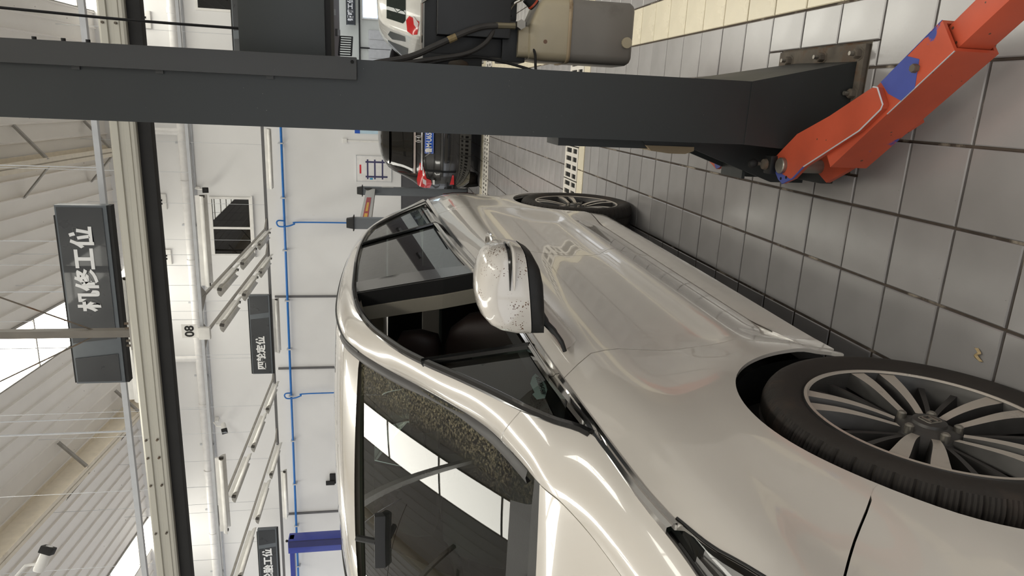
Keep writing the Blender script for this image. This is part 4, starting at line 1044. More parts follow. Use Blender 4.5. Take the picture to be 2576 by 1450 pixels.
def side_x(y, z):
    b = zb(y)
    zz = z if z < 0.85 else 0.85+(z-0.85)*(1.12-0.85)/max(0.08, b-0.85)
    x = herm(prof, zz)
    for yc in (WF, WR_):
        d = math.hypot(y-yc, z-ZC)
        w = (1-sstep(0.40, 0.66, d))*(1-sstep(0.88, 1.02, z))*sstep(0.25, 0.42, z)
        x = x*(1-w)+0.957*w
    # fender keeps fuller towards the front and rear
    if y < 0.5:
        k = sstep(0.5, 0.1, y)*(1-sstep(0.90, 1.06, z))*sstep(0.55, 0.7, z)
        x += 0.004*k
    return x*plan(y)
def sidep(s, off=0.0): return lambda y, z: (s*(side_x(y, z)+off), y, z)
def arch(yc, r, a0, a1, n=40, zc=ZC): return [(yc+r*math.cos(R(a0+(a1-a0)*k/n)), zc+r*math.sin(R(a0+(a1-a0)*k/n))) for k in range(n+1)]
seam_f = [(0.466, 0.37), (0.494, 0.47), (0.515, 0.55), (0.533, 0.668), (0.528, 0.80), (0.508, 0.90), (0.482, 0.985), (0.448, 1.03), (0.424, 1.073)]
seam_m = [(1.652, 0.378), (1.662, 0.60), (1.672, 0.75), (1.676, 0.90), (1.668, 1.02), (1.660, 1.140)]
seam_r = [(2.62, 0.45), (2.64, 0.56), (2.68, 0.65), (2.74, 0.74), (2.80, 0.85), (2.83, 1.0), (2.835, 1.225)]
GAP = 0.0045
def off(pl, d): return [(y+d, z) for y, z in pl]
def belt_run(y0, y1, n=24, dz=0.0): return [(y0+(y1-y0)*k/n, zb(y0+(y1-y0)*k/n)+dz) for k in range(n+1)]
HL0 = [(-0.212, 1.019), (-0.28, 0.997), (-0.33, 0.976), (-0.37, 0.959), (-0.42, 0.937), (-0.468, 0.915)]       # lower edge of headlight
SBT = [(0.690, -0.236), (0.720, -0.266), (0.786, -0.326), (0.852, -0.396), (0.915, -0.470), (0.95, -0.52)]
SB = [(herm(SBT, 0.915-0.225*k/12), 0.915-0.225*k/12) for k in range(13)]                       # fender / bumper seam
AF, AR = 0.404, 0.390
fender_ol = [(0.455, 0.262)]+off([(0.460, 0.32)]+seam_f, -GAP/2)+belt_run(0.41, -0.198, 14)+HL0[:5]+[(y+GAP/2, z+0.001) for y, z in SB]
a0 = math.degrees(math.atan2(0.690-ZC, -0.236-WF))
fender_ol += arch(WF, AF, a0, -6, 44)+[(0.418, 0.285)]
fdoor_ol = [(0.474, 0.378)]+off(seam_f[1:], GAP/2)+belt_run(0.44, 1.645, 26)+off(seam_m[::-1], -GAP/2)
rdoor_ol = off(seam_m, GAP/2)+belt_run(1.675, 2.83, 24)+off(seam_r[::-1], -GAP/2)+arch(WR_, AR, 171, 173, 2)+[(2.60, 0.378)]
sill_ol = [(0.462, 0.285), (0.474, 0.370)]+[(0.474+(2.605-0.474)*k/24, 0.370) for k in range(1, 25)]+[(2.612, 0.33), (2.62, 0.262)]+[(2.6-k*(2.6-0.47)/24, 0.250+0.040*k/24) for k in range(24)]
quart_ol = off(seam_r, GAP/2)+belt_run(2.845, 3.90, 20)+[(3.90, 0.9), (3.90, 0.6), (3.90, 0.40), (3.72, 0.30), (3.44, 0.28)]+arch(WR_, AR, -6, 166, 44)
for s in (1, -1):
    for nm, ol in (('front_fender', fender_ol), ('front_door', fdoor_ol), ('rear_door', rdoor_ol), ('side_sill', sill_ol), ('rear_quarter', quart_ol)):
        o = patch2d(ol, sidep(s), 0.030 if s > 0 else 0.06, 0.010, (-s, 0, 0), flip=(s < 0)).build(nm, M_paint, car, smooth=38)
HLU = [(-0.185, 1.032), (-0.23, 1.027), (-0.30, 1.020), (-0.45, 0.997), (-0.60, 0.962), (-0.70, 0.930), (-0.82, 0.885)]
HLL = [(-0.185, 1.024), (-0.28, 0.999), (-0.33, 0.978), (-0.37, 0.961), (-0.468, 0.917), (-0.65, 0.860), (-0.82, 0.820)]
# front bumper wraps round the nose
def nose(z, ph): 
    w = herm(prof, min(z, 1.0))
    k = math.cos(ph)**(2/2.6) if math.cos(ph) > 0 else 0
    return (w*k, -0.1-0.86*math.sin(ph)**(2/2.6))
def ph_at(y):
    return math.asin(min(1.0, max(0.0, (-y-0.1)/0.86))**1.3)
def bump_start(z):
    if z > 0.69: 
        return herm(SBT, z)-GAP/2
    d = AF*AF-(z-ZC)**2
    return WF-math.sqrt(max(0, d))
for s in (1, -1):
    rows = []
    for i in range(29):
        zn = z = 0.20+i*(0.912-0.20)/28
        y0 = bump_start(z); row = []
        for k in range(33):
            if y0 > -0.1:
                # run along the flank to the nose then round it
                L1 = y0+0.1
                u = k/32
                if u < 0.25: yy = y0-(L1)*(u/0.25); row.append((s*side_x(yy, z), yy, z)); continue
                ph = (u-0.25)/0.75*math.pi/2
            else:
                p0 = ph_at(y0); ph = p0+(math.pi/2-p0)*k/32
            yy = -0.1-0.86*math.sin(ph)**(2/2.6)
            z = 0.20+(zn-0.20)*((herm([(-a, b) for a, b in HLL], -yy)-0.005-0.20)/(0.915-0.20) if yy < -0.47 else 1.0)
            xx = side_x(yy, z) if math.sin(ph)**(2/2.6) < 0.9 else herm(prof, z)*max(0.0, math.cos(ph))**(2/2.6)
            row.append((s*xx, yy, z))
        rows.append(row)
    g = Geo(); g.grid(rows, flip=(s > 0))
    for row_edge in ([r[0] for r in rows],):
        for a, b in zip(row_edge, row_edge[1:]): g.add([a, b, (b[0]-s*0.03, b[1], b[2]), (a[0]-s*0.03, a[1], a[2])], [(0, 1, 2, 3)])
    g.build('front_bumper', M_paint, car, smooth=40)
Geo().grid([[(x, -0.952+0.05*(x/0.55)**2, z) for x in (-0.55, -0.3, 0, 0.3, 0.55)] for z in (0.82, 0.90)]).build('grille', M_gblack, car, smooth=None, solid=0.02)
Geo().box((-0.42, -0.964, 0.44), (0.42, -0.93, 0.58), 0.012).build('lower_grille', M_gblack, car)
# ---- headlights
def hl_grid(s, offx, n=24, m=6, y1=-0.80, ins=0.0):
    rows = []
    for k in range(n+1):
        y = -0.190+(y1+0.190)*k/n
        lo, hi = herm([(-a, b) for a, b in HLL], -y), herm([(-a, b) for a, b in HLU], -y)
        lo, hi = lo+ins*(hi-lo), hi-ins*(hi-lo)
        row = []
        for j in range(m+1):
            z = lo+(hi-lo)*j/m
            row.append((s*((side_x(y, min(z, zb(y)))-0.010*(j/m)**2-0.03*max(0, (j/m)-0.6))-offx), y, z))
        rows.append(row)
    return rows
for s in (1, -1):
    hb = Geo().grid(hl_grid(s, 0.06), flip=(s < 0)).build('headlight', mat('headlight_bowl', (188, 188, 190), 0.25, metal=0.25), car, smooth=50)
    Geo().grid(hl_grid(s, -0.002), flip=(s < 0)).build('lens', M_lens, hb, smooth=50)
    for j, (a, b) in enumerate(((0.06, 0.34), (0.40, 0.66), (0.70, 0.86))):
        rows = []
        for k in range(15):
            t_ = 0.12+0.85*k/14; y = -0.190-0.61*t_
            lo, hi = herm([(-p, q) for p, q in HLL], -y), herm([(-p, q) for p, q in HLU], -y)
            z0, z1 = lo+(hi-lo)*a, lo+(hi-lo)*b
            x = side_x(y, min((z0+z1)/2, zb(y)))
            rows.append([(s*(x-0.012), y, z0), (s*(x-0.040-0.004*math.sin(k*1.3)), y, z1)])
        Geo().grid(rows, flip=(s < 0)).build('reflector_fin', mat('pale_reflector', (228, 226, 224), 0.2, metal=0.25) if j != 1 else M_chrome, hb, smooth=50)
    for edge, nm in ((HLU, 'upper_seal'), (HLL, 'lower_seal')):
        pts = []
        for k in range(25):
            y = -0.188-0.61*k/24; z = herm([(-a, b) for a, b in edge], -y)
            pts.append((s*(side_x(y, min(z, zb(y)))-0.002-(0.02 if edge is HLU else 0)), y, z))
        Geo().tube(pts, 0.0038, 6).build(nm, M_gblack, hb)

# ---- upper body: pillar/cantrail between lower line LL and upper line UU
LL = [(0.824, -0.45, 1.008), (0.864, -0.27, 1.036), (0.880, -0.10, 1.064), (0.886, 0.121, 1.080), (0.866, 0.246, 1.142), (0.852, 0.343, 1.190), (0.835, 0.477, 1.248), (0.814, 0.627, 1.315), (0.790, 0.796, 1.397), (0.771, 0.939, 1.459), (0.753, 1.106, 1.520), (0.736, 1.284, 1.575), (0.722, 1.491, 1.622), (0.715, 1.664, 1.648), (0.709, 1.891, 1.667), (0.706, 2.140, 1.675), (0.705, 2.546, 1.679), (0.711, 2.945, 1.659), (0.726, 3.255, 1.605), (0.766, 3.44, 1.475), (0.808, 3.567, 1.337), (0.838, 3.62, 1.250)]
UU = [(0.700, -0.50, 1.045), (0.745, -0.27, 1.080), (0.760, -0.07, 1.118), (0.753, 0.08, 1.150), (0.742, 0.17, 1.176), (0.722, 0.31, 1.197), (0.704, 0.445, 1.220), (0.690, 0.56, 1.248), (0.680, 0.687, 1.301), (0.665, 0.83, 1.370), (0.648, 1.00, 1.458), (0.635, 1.16, 1.545), (0.620, 1.33, 1.622), (0.608, 1.53, 1.690), (0.600, 1.83, 1.738), (0.600, 2.14, 1.754), (0.600, 2.55, 1.754), (0.610, 2.98, 1.732), (0.620, 3.35, 1.675), (0.640, 3.66, 1.560), (0.680, 3.82, 1.400), (0.740, 3.93, 1.250)]
def cr(P, t):
    i = max(0, min(len(P)-2, int(math.floor(t)))); u = t-i
    p1, p2 = Vector(P[i]), Vector(P[i+1])
    p0 = Vector(P[i-1]) if i > 0 else 2*p1-p2
    p3 = Vector(P[i+2]) if i+2 < len(P) else 2*p2-p1
    return 0.5*((2*p1)+(-p0+p2)*u+(2*p0-5*p1+4*p2-p3)*u*u+(-p0+3*p1-3*p2+p3)*u**3)
def rail_pt(t, v, s=1):
    a, b = cr(LL, t), cr(UU, t)
    d = cr(LL, min(21, t+0.05))-cr(LL, max(0, t-0.05))
    n = d.cross(b-a).normalized()
    if n.x*0.5-n.y*0.2+n.z < 0: n = -n
    w = (b-a).length
    e = 1-abs(2*v-1)**2.2
    bul = 0.13*w*e
    if t < 5: bul = w*(0.10+0.03*t/5)*e
    p = a.lerp(b, v)+n*bul
    return Vector((s*p.x, p.y, p.z))
def rail(name, t0, t1, nt, s, m=M_paint):
    rows = [[rail_pt(t0(j/12)+(t1(j/12)-t0(j/12))*k/nt, j/12, s) for j in range(13)] for k in range(nt+1)]
    g = Geo().grid(rows, flip=(s > 0))
    ends = [[r[0] for r in rows], [r[-1] for r in rows], rows[0], rows[-1]]
    for e in ends:
        c = Vector((-s*0.6, 0, -0.8))*0.018
        for a, b in zip(e, e[1:]): g.add([a, b, b+c, a+c], [(0, 1, 2, 3)])
    return g.build(name, m, car, smooth=50)
for s in (1, -1):
    rail('fender_top', lambda v: 0.0, lambda v: 4.985+v**1.3, 40, s)
    rail('roof_pillar', lambda v: 5.015+v**1.3, lambda v: 21.0, 110, s)
# dark inner pillar trims
for s in (1, -1):
    rows = []
    for k in range(31):
        t = 5.6+(13.0-5.6)*k/30; a, b = cr(LL, t), cr(UU, t)
        rows.append([(s*(p.x-0.022), p.y+0.012, p.z-0.016) for p in (a, a.lerp(b, 0.5), b, b+Vector((-0.02, 0.02, -0.01)))])
    Geo().grid(rows).build('inner_pillar_trim', mat('pillar_trim_grey', (70, 68, 64), 0.8), car, smooth=50)
# roof skin
rows = []
for k in range(41):
    t = 12.0+(19.0-12.0)*k/40; u_ = cr(UU, t); f = 1-sstep(12, 15.5, t)
    rows.append([(u_.x*w*0.985, u_.y-0.095*f*(1-w*w), u_.z+0.022*(1-w*w)-0.004*(abs(w) > 0.99)) for w in [-1+2*j/24 for j in range(25)]])
roof_o = Geo().grid(rows).build('roof', M_paint, car, smooth=50)
Geo().grid([[(p[0]*0.97, p[1]+0.02, p[2]-0.035) for p in r] for r in rows]).build('headliner', M_beige, car, smooth=50)
for s in (1, -1):
    Geo().tube([cr(UU, 12+7*k/40)*1 if s > 0 else Vector((-cr(UU, 12+7*k/40).x, cr(UU, 12+7*k/40).y, cr(UU, 12+7*k/40).z)) for k in range(41)], 0.006, 6).build('roof_ditch_trim', M_mblack, car)
# windscreen, frit band and edge trim
def ws_pt(t, w, lift=0.0):
    q = (t-4.0)/8.0
    ex, ey, ez = 0.712+(0.612-0.712)*q, 0.365+(1.335-0.365)*q, 1.152+(1.622-1.152)*q-0.006+0.010*4*q*(1-q)
    dy = -(0.120-0.025*q)
    return Vector((ex*w, ey+dy*(1-w*w), ez+0.012*(1-w*w)-0.004))
WS0, WS1 = 4.0, 12.0
rows = [[ws_pt(WS0+(WS1-WS0)*k/40, -1+2*j/32) for j in range(33)] for k in range(41)]
wso = Geo().grid(rows).build('windscreen', M_glass_clear, car, smooth=60)
at_ = wso.data.attributes.new('unwiped', 'FLOAT', 'POINT')
for k in range(41):
    for j in range(33):
        w = abs(-1+2*j/32); q = k/40
        at_.data[k*33+j].value = 0.03+0.97*sstep(0.70+0.10*math.sin(q*5+j*0.2), 0.93, w)*sstep(0.03, 0.2, q)+0.30*(1-sstep(0.0, 0.12, q))
fr = Geo()
inn = lambda p: p+Vector((0, 0.012, -0.010))
T1 = [WS0+(WS1-WS0)*k/40 for k in range(41)]
for s in (1, -1): fr.grid([[inn(ws_pt(t, s*(1-0.012*j))) for j in range(7)] for t in T1])
fr.grid([[inn(ws_pt(t, -1+2*j/32)) for j in range(33)] for t in (11.15, 11.4, 11.7, 12.0)])
fr.grid([[inn(ws_pt(t, -1+2*j/32)) for j in range(33)] for t in (4.0, 4.15, 4.3, 4.45)])
fr.build('frit_band', M_rubber, car, smooth=60)
for s in (1, -1):
    pts = []
    rows = []
    for k in range(61):
        t = 4.6+(13.2-4.6)*k/60; u_ = cr(UU, t); w_ = ws_pt(min(t, 12.0), 1.0)
        a = Vector((s*(u_.x+0.002), u_.y, u_.z+0.003)); b = Vector((s*(u_.x-0.030), u_.y-0.004, u_.z+0.004))
        rows.append([a, a.lerp(b, 0.5)+Vector((0, -0.004, 0.005)), b, b+Vector((0, 0.01, -0.012))])
    Geo().grid(rows).build('windscreen_trim', mat('rubber_trim_grey', (52, 50, 50), 0.5), car, smooth=50)
# bonnet and cowl
rows = []
for k in range(31):
    t = 4.15-4.15*k/30; u_ = cr(UU, max(0, t)); fwd = k/30
    rows.append([])
    for j in range(33):
        w = -1+2*j/32
        zc = u_.z+0.020*(1-abs(w)**2.2)
        rows[-1].append((u_.x*w*0.992, u_.y-0.12*(1-abs(w)**2.2)*(1-0.9*sstep(0.0, 0.5, fwd)), zc-0.003))
last = rows[-1]
for q in (0.33, 0.66, 1.0):
    rows.append([(p[0]*(1-0.16*q), p[1]-0.34*q*(1-0.25*(p[0]/0.7)**2), p[2]-0.06*q-0.075*q*q) for p in last])
g = Geo().grid(rows, flip=True)
for e in ([r[0] for r in rows], [r[-1] for r in rows], rows[-1], rows[0]):
    for a, b in zip(e, e[1:]): g.add([a, b, (b[0]*0.985, b[1], b[2]-0.03), (a[0]*0.985, a[1], a[2]-0.03)], [(0, 1, 2, 3)])
g.build('bonnet', M_paint, car, smooth=50)
# nose panels between headlight and bonnet, and the dark recess behind the grille
for s in (1, -1):
    rows2 = []
    for k in range(13):
        u = k/12; y = -0.45-0.37*u
        zh = herm([(-a, b) for a, b in HLU], -y)
        pa = Vector((side_x(y, min(zh, zb(y)))-0.022, y, zh+0.002))
        if k == 0: pa = Vector(LL[0])
        q = u; e = last[-1]
        pb = Vector((abs(e[0])*(1-0.16*q)*1.006, e[1]-0.34*q*(1-0.25*(e[0]/0.7)**2), e[2]-0.06*q-0.075*q*q+0.003))
        rows2.append([(s*p.x, p.y, p.z) for p in (pa, pa.lerp(pb, 0.33)+Vector((0, 0, 0.010*(1-u))), pa.lerp(pb, 0.66)+Vector((0, 0, 0.010*(1-u))), pb)])
    Geo().grid(rows2, flip=(s > 0)).build('nose_panel', M_paint, car, smooth=50)
Geo().box((-0.60, -0.86, 0.66), (0.60, -0.62, 0.88)).build('grille_recess', M_black, car, smooth=None)
cow = [[(u_x*w, y_-0.12*(1-w*w), z_+0.03*(1-w*w)) for w in (-1, -0.75, -0.5, -0.25, 0, 0.25, 0.5, 0.75, 1)] for (u_x, y_, z_) in ((0.70, 0.14, 1.09), (0.70, 0.24, 1.13), (0.71, 0.38, 1.145), (0.70, 0.46, 1.185))]
Geo().grid(cow).build('cowl_panel', M_mblack, car, smooth=None)
# wiper arms lying on the glass base
for s_, w0, w1 in ((1, 0.55, -0.25), (1, -0.2, -0.85)):
    pts = [ws_pt(4.30+0.10*math.sin(k/10*3.1), w0+(w1-w0)*k/10)+Vector((0, -0.018, 0.020)) for k in range(11)]
    w_ = Geo().tube(pts, 0.008, 6).build('wiper', M_mblack, car)
# rear glass and tailgate
rows = [[(cr(UU, 19+2*k/12).x*w*0.98, cr(UU, 19+2*k/12).y+0.05*(1-w*w), cr(UU, 19+2*k/12).z) for w in [-1+2*j/16 for j in range(17)]] for k in range(13)]
Geo().grid(rows).build('rear_window', M_glass_dark, car, smooth=60)
rows = []
for k in range(14):
    z = 1.25-(1.25-0.25)*k/13
    rows.append([(side_x(3.90, z)*w, 3.90+0.08*(1-abs(w)**3)+0.03*math.sin(k/13*math.pi), z) for w in [-1+2*j/16 for j in range(17)]])
Geo().grid(rows).build('tailgate', M_paint, car, smooth=50)
for s in (1, -1):
    rows = [[(s*(side_x(y, 0.9)*0+side_x(y, z)+0.006), y, z) for z in (0.92, 1.0, 1.08, 1.14)] for y in (3.55, 3.65, 3.75, 3.85, 3.905)]
    Geo().grid(rows, flip=(s > 0)).build('tail_light', M_red, car, smooth=50)

# ---- side glass, pillars, trims
def gx(z, y=1.5): return 0.886-0.30*max(0.0, z-1.085)
def ltop(y):
    # height of the window head at y, along LL
    best = None
    for k in range(len(LL)-1):
        a, b = LL[k], LL[k+1]
        if (a[1]-y)*(b[1]-y) <= 0:
            return a[2]+(b[2]-a[2])*(y-a[1])/(b[1]-a[1]+1e-9)
    return 1.2
def gp(s, o=0.0): return lambda y, z: (s*(gx(z)+o), y, z)
def head(y0, y1, n, d=0.0): return [(y0+(y1-y0)*k/n, ltop(y0+(y1-y0)*k/n)-d) for k in range(n+1)]
postb, postt = (0.700, 1.115), (0.812, 1.400)
qglass = [(0.14, 1.09)]+[(0.14+0.56*k/6, zb(0.14+0.56*k/6)+0.024) for k in range(1, 7)]+[(0.80, 1.392)]+head(0.78, 0.15, 10, 0.004)
rglass = [(1.72, zb(1.72)+0.02)]+[(1.72+1.08*k/10, zb(1.72+1.08*k/10)+0.022) for k in range(1, 11)]+[(2.815, 1.45), (2.81, 1.655)]+head(2.78, 1.97, 10, 0.012)+[(1.90, 1.45), (1.80, 1.28)]
q2glass = [(2.845, zb(2.845)+0.022)]+[(2.845+0.74*k/8, zb(2.845+0.74*k/8)+0.020) for k in range(1, 9)]+head(3.60, 2.86, 14, 0.010)
bpil = [(1.600, zb(1.60)+0.01), (1.735, zb(1.735)+0.01), (1.815, 1.28), (1.915, 1.45), (1.995, 1.665), (1.825, 1.658), (1.735, 1.45), (1.655, 1.28)]
fglass = [(0.72, zb(0.72)+0.024)]+[(0.72+0.88*k/8, zb(0.72+0.88*k/8)+0.024) for k in range(1, 9)]+[(1.655, 1.28), (1.735, 1.45), (1.82, 1.655)]+head(1.80, 0.83, 12, 0.012)
for s in (1, -1):
    fl = (s < 0)
    patch2d(qglass, gp(s, -0.016), 0.05, flip=fl).build('quarter_glass', M_glass_side, car, smooth=50)
    patch2d(rglass, gp(s, -0.014), 0.06, flip=fl).build('rear_door_glass', M_glass_dark, car, smooth=50)
    patch2d(q2glass, gp(s, -0.014), 0.06, flip=fl).build('rear_quarter_glass', M_glass_dark, car, smooth=50)
    patch2d(bpil, gp(s, -0.004), 0.05, 0.02, (-s, 0, 0), flip=fl).build('centre_pillar', M_gblack, car, smooth=50)
    if s < 0: patch2d(fglass, gp(s, -0.016), 0.06, flip=fl).build('front_door_glass', M_glass_side, car, smooth=50)
    # slim posts and frames
    fr = Geo()
    fr.tube([(s*(gx(z)-0.006), postb[0]+(postt[0]-postb[0])*(z-postb[1])/(postt[1]-postb[1]), z) for z in (1.105, 1.2, 1.3, 1.41)], 0.014, 8)
    fr.build('mirror_post', M_gblack, car)
    Geo().tube([(s*(gx(z)-0.008), 2.83, z) for z in (1.20, 1.35, 1.5, 1.66)], 0.013, 8).build('rear_post', M_gblack, car)
    hd = []
    for k in range(90):
        t = 3.1+(21-3.1)*k/89; p = cr(LL, t); hd.append((s*(p.x-0.004), p.y, p.z-0.004))
    Geo().tube(hd, 0.0125, 8).build('window_seal', M_gblack, car)
    # chrome belt strip
    rows = []
    for k in range(71):
        y = -0.205+(3.60+0.205)*k/70; z0 = zb(y)-0.001; z1 = zb(y)+0.027-0.009*sstep(0.5, 0.0, y)
        xa = side_x(y, zb(y)-0.002)+0.002; xb = gx(z1)*plan(y)+0.001 if y > 0.15 else min(xa-0.004, 0.884*plan(y))
        rows.append([(s*(xa-0.012), y, z0-0.001), (s*(xa+0.004), y, z0), (s*(xa+0.004+0.25*(xb-xa)), y, z0+0.4*(z1-z0)), (s*(xb+0.005), y, z0+0.5*(z1-z0)), (s*(xb+0.002), y, z1), (s*(xb-0.012), y, z1+0.001)])
    n_ = len(rows)
    i1 = min(range(n_), key=lambda i: abs(rows[i][0][1]-0.424)); i2 = min(range(n_), key=lambda i: abs(rows[i][0][1]-1.66))
    for a, b in ((0, i1), (i1, i2), (i2, n_-1)):
        sub = [list(r) for r in rows[a:b+1]]
        sub[0] = [(p[0], p[1]+0.003, p[2]) for p in sub[0]]
        Geo().grid(sub, flip=(s > 0)).build('chrome_belt_strip', M_chrome, car, smooth=30)
    # inner door card below the open window, dark
    Geo().grid([[(s*0.80, y, z) for y in (0.3, 1.2, 2.0, 2.8)] for z in (0.4, 0.8, 1.10)]).build('door_card', M_interior, car, smooth=None)
    Geo().grid([[(s*(0.80+0.085*k), y, 1.10+0.03*(y-0.3)/1.3-0.005*k) for y in (0.3, 1.0, 1.6, 2.2, 2.8)] for k in (0, 1)]).build('window_sill_seal', M_rubber, car, smooth=None)
# pillar trims seen through the open window (far side and inner frame)
for s in (1, -1):
    zz_ = (1.12, 1.28, 1.45, 1.655); yy_ = (1.597, 1.650, 1.730, 1.820)
    Geo().grid([[(s*(gx(z)-0.006), y, z), (s*(gx(z)-0.075), y+0.012, z)] for y, z in zip(yy_, zz_)]).build('pillar_inner', M_rubber, car, smooth=None, solid=0.01)
    Geo().grid([[(s*(gx(z)-0.076), y+0.012, z), (s*(gx(z)-0.150), y+0.05, z)] for y, z in zip(yy_, zz_)]).build('pillar_trim', M_beige, car, smooth=None, solid=0.01)
    rows = []
    for k in range(40):
        t = 10.0+(18-10.0)*k/39; p = cr(LL, t)
        rows.append([(s*(p.x-0.030), p.y+0.01, p.z-0.030), (s*(p.x-0.055), p.y+0.03, p.z-0.015), (s*(p.x-0.075), p.y+0.04, p.z+0.005)])
    Geo().grid(rows).build('roof_rail_trim', M_beige, car, smooth=50)
# service sticker inside the quarter glass
st = patch2d([(0.563, 1.114), (0.50, 1.100), (0.455, 1.105), (0.405, 1.122), (0.398, 1.145), (0.43, 1.15), (0.44, 1.142), (0.497, 1.142), (0.54, 1.128)], lambda y, z: (0.845, y, z), 0.03).build('service_sticker', mat('sticker_paleblue', (206, 222, 226), 0.5), car, smooth=None)
text_obj('109.5438308', 0.020, (0.847, 0.478, 1.116), M_rubber, st, depth=0.0004, rot=Matrix.Rotation(R(90), 4, 'Z') @ Matrix.Rotation(R(4), 4, 'Y'), width=0.11)

# ---- door mirror (left) and its twin
UPO = [(0.962, 1.139), (0.964, 1.180), (0.973, 1.222), (0.988, 1.248), (1.010, 1.267), (1.036, 1.279), (1.070, 1.286), (1.110, 1.286), (1.145, 1.280), (1.172, 1.269), (1.192, 1.252), (1.202, 1.230), (1.205, 1.205), (1.203, 1.185), (1.199, 1.169)]
LOW = [(0.962, 1.136), (1.00, 1.141), (1.05, 1.147), (1.10, 1.154), (1.15, 1.160), (1.199, 1.166), (1.185, 1.142), (1.155, 1.124), (1.11, 1.112), (1.05, 1.105), (1.00, 1.101), (0.962, 1.100)]
def ring2(pl, c, sc, y, s): return [(s*(c[0]+(p[0]-c[0])*sc), y, c[1]+(p[1]-c[1])*sc) for p in pl]
def dense(pl, n=3, close=True):
    out = []
    for i in range(len(pl) if close else len(pl)-1):
        a, b = pl[i], pl[(i+1) % len(pl)]
        out += [(a[0]+(b[0]-a[0])*k/n, a[1]+(b[1]-a[1])*k/n) for k in range(n)]
    return out
for s in (1, -1):
    cu = (1.085, 1.180)
    up = dense(UPO)
    sl = [(0.506, 0.10), (0.508, 0.35), (0.512, 0.62), (0.519, 0.80), (0.532, 0.905), (0.556, 0.965), (0.595, 1.0), (0.645, 0.99), (0.672, 0.97)]
    mm = Geo(); rings = []
    for y, sc in sl:
        r_ = []
        for (px, pz) in up:
            base = 1.139+0.1276*(px-0.962)
            zz = base+(pz-base)*(0.25+0.75*sc)
            xx = cu[0]+(px-cu[0])*sc
            bb = 1.139+0.1276*(xx-0.962)
            zz = bb+(pz-base)*sc
            # horizontal crease across the cap
            r_.append((s*xx, y+0.0, zz))
        rings.append(r_)
    gm = loft(rings)
    mc = gm.build('mirror_cap', M_paint_specks, car, smooth=45, fix=True)
    lw = dense(LOW); cl = (1.085, 1.135)
    rings = []
    for y, sc in sl:
        r_ = []
        for (px, pz) in lw:
            xx = cl[0]+(px-cl[0])*sc; top = 1.1362+0.1276*(xx-0.962)
            tp = 1.1362+0.1276*(px-0.962)
            r_.append((s*xx, y+0.004, top+(pz-tp)*(0.35+0.65*sc)))
        rings.append(r_)
    loft(rings).build('mirror_lower', M_mblack, mc, smooth=45, fix=True)
    # indicator strip and blade across the outer half of the cap
    sx_ = (1.10, 1.125, 1.145, 1.160, 1.178, 1.192, 1.200, 1.2045, 1.2055); sy_ = (0.5075, 0.5085, 0.510, 0.512, 0.5165, 0.525, 0.540, 0.565, 0.60)
    pts = [(s*a, b-0.001, 1.207+0.004*k/8) for k, (a, b) in enumerate(zip(sx_, sy_))]
    Geo().tube(pts, [0.0015, 0.003, 0.0042, 0.005, 0.0055, 0.006, 0.006, 0.0055, 0.004], 6).build('indicator_lamp', M_gblack, mc)
    pts = [(s*(a+0.001), b-0.004, 1.196+0.004*k/8) for k, (a, b) in enumerate(zip(sx_, sy_))]
    Geo().tube(pts, [0.001, 0.004, 0.005, 0.006, 0.006, 0.006, 0.006, 0.0055, 0.004], 8).build('cap_blade', M_paint, mc)
    Geo().add([(s*x, 0.672, z) for x, z in [(0.975, 1.125), (1.185, 1.15), (1.19, 1.24), (1.10, 1.272), (1.0, 1.25)]], [(0, 1, 2, 3, 4)]).build('mirror_glass', M_chrome, mc, smooth=None)
    # foot on the door
    def tri(pts): return [(s*a, b, c) for a, b, c in pts]
    foot = [(0.925, 0.530, 1.050), (0.925, 0.585, 0.992), (0.925, 0.640, 0.984), (0.925, 0.80, 1.010), (0.925, 0.86, 1.030), (0.925, 0.75, 1.060)]
    top_ = [(0.995, 0.570, 1.104), (1.025, 0.590, 1.096), (1.050, 0.635, 1.096), (1.050, 0.69, 1.102), (1.030, 0.72, 1.110), (1.0, 0.66, 1.114)]
    mid_ = [tuple(0.5*(p+q) for p, q in zip(a, b)) for a, b in zip(foot, top_)]
    mid_ = [(x-0.010, y, z-0.008) for x, y, z in mid_]
    loft([tri(foot), tri(mid_), tri(top_)]).build('mirror_foot', M_paint, mc, smooth=60, fix=True)
    Geo().tube(smooth_path([(s*0.925, 0.522, 1.046), (s*0.950, 0.527, 1.056), (s*0.975, 0.545, 1.075), (s*0.998, 0.562, 1.098), (s*1.03, 0.585, 1.116)], 4), [0.006]*4+[0.007]*4+[0.009]*4+[0.012]*4+[0.016], 8).build('mirror_gasket', M_mblack, mc)
    Geo().tube([(s*1.0, 0.60, 1.116), (s*1.045, 0.64, 1.116)], 0.022, 10).build('mirror_neck', M_mblack, mc)
    # door handles: chrome arch over a recess
    for y0 in (1.765,):
        zc = 1.062
        xs = side_x(y0, zc)
        pts = smooth_path([(s*(xs-0.004), y0-0.11, zc), (s*(xs+0.030), y0-0.085, zc+0.002), (s*(xs+0.050), y0, zc+0.004), (s*(xs+0.044), y0+0.085, zc+0.006), (s*(xs-0.004), y0+0.115, zc+0.006)], 5)
        Geo().tube(pts, 0.011, 10).build('door_handle', M_chrome, car)

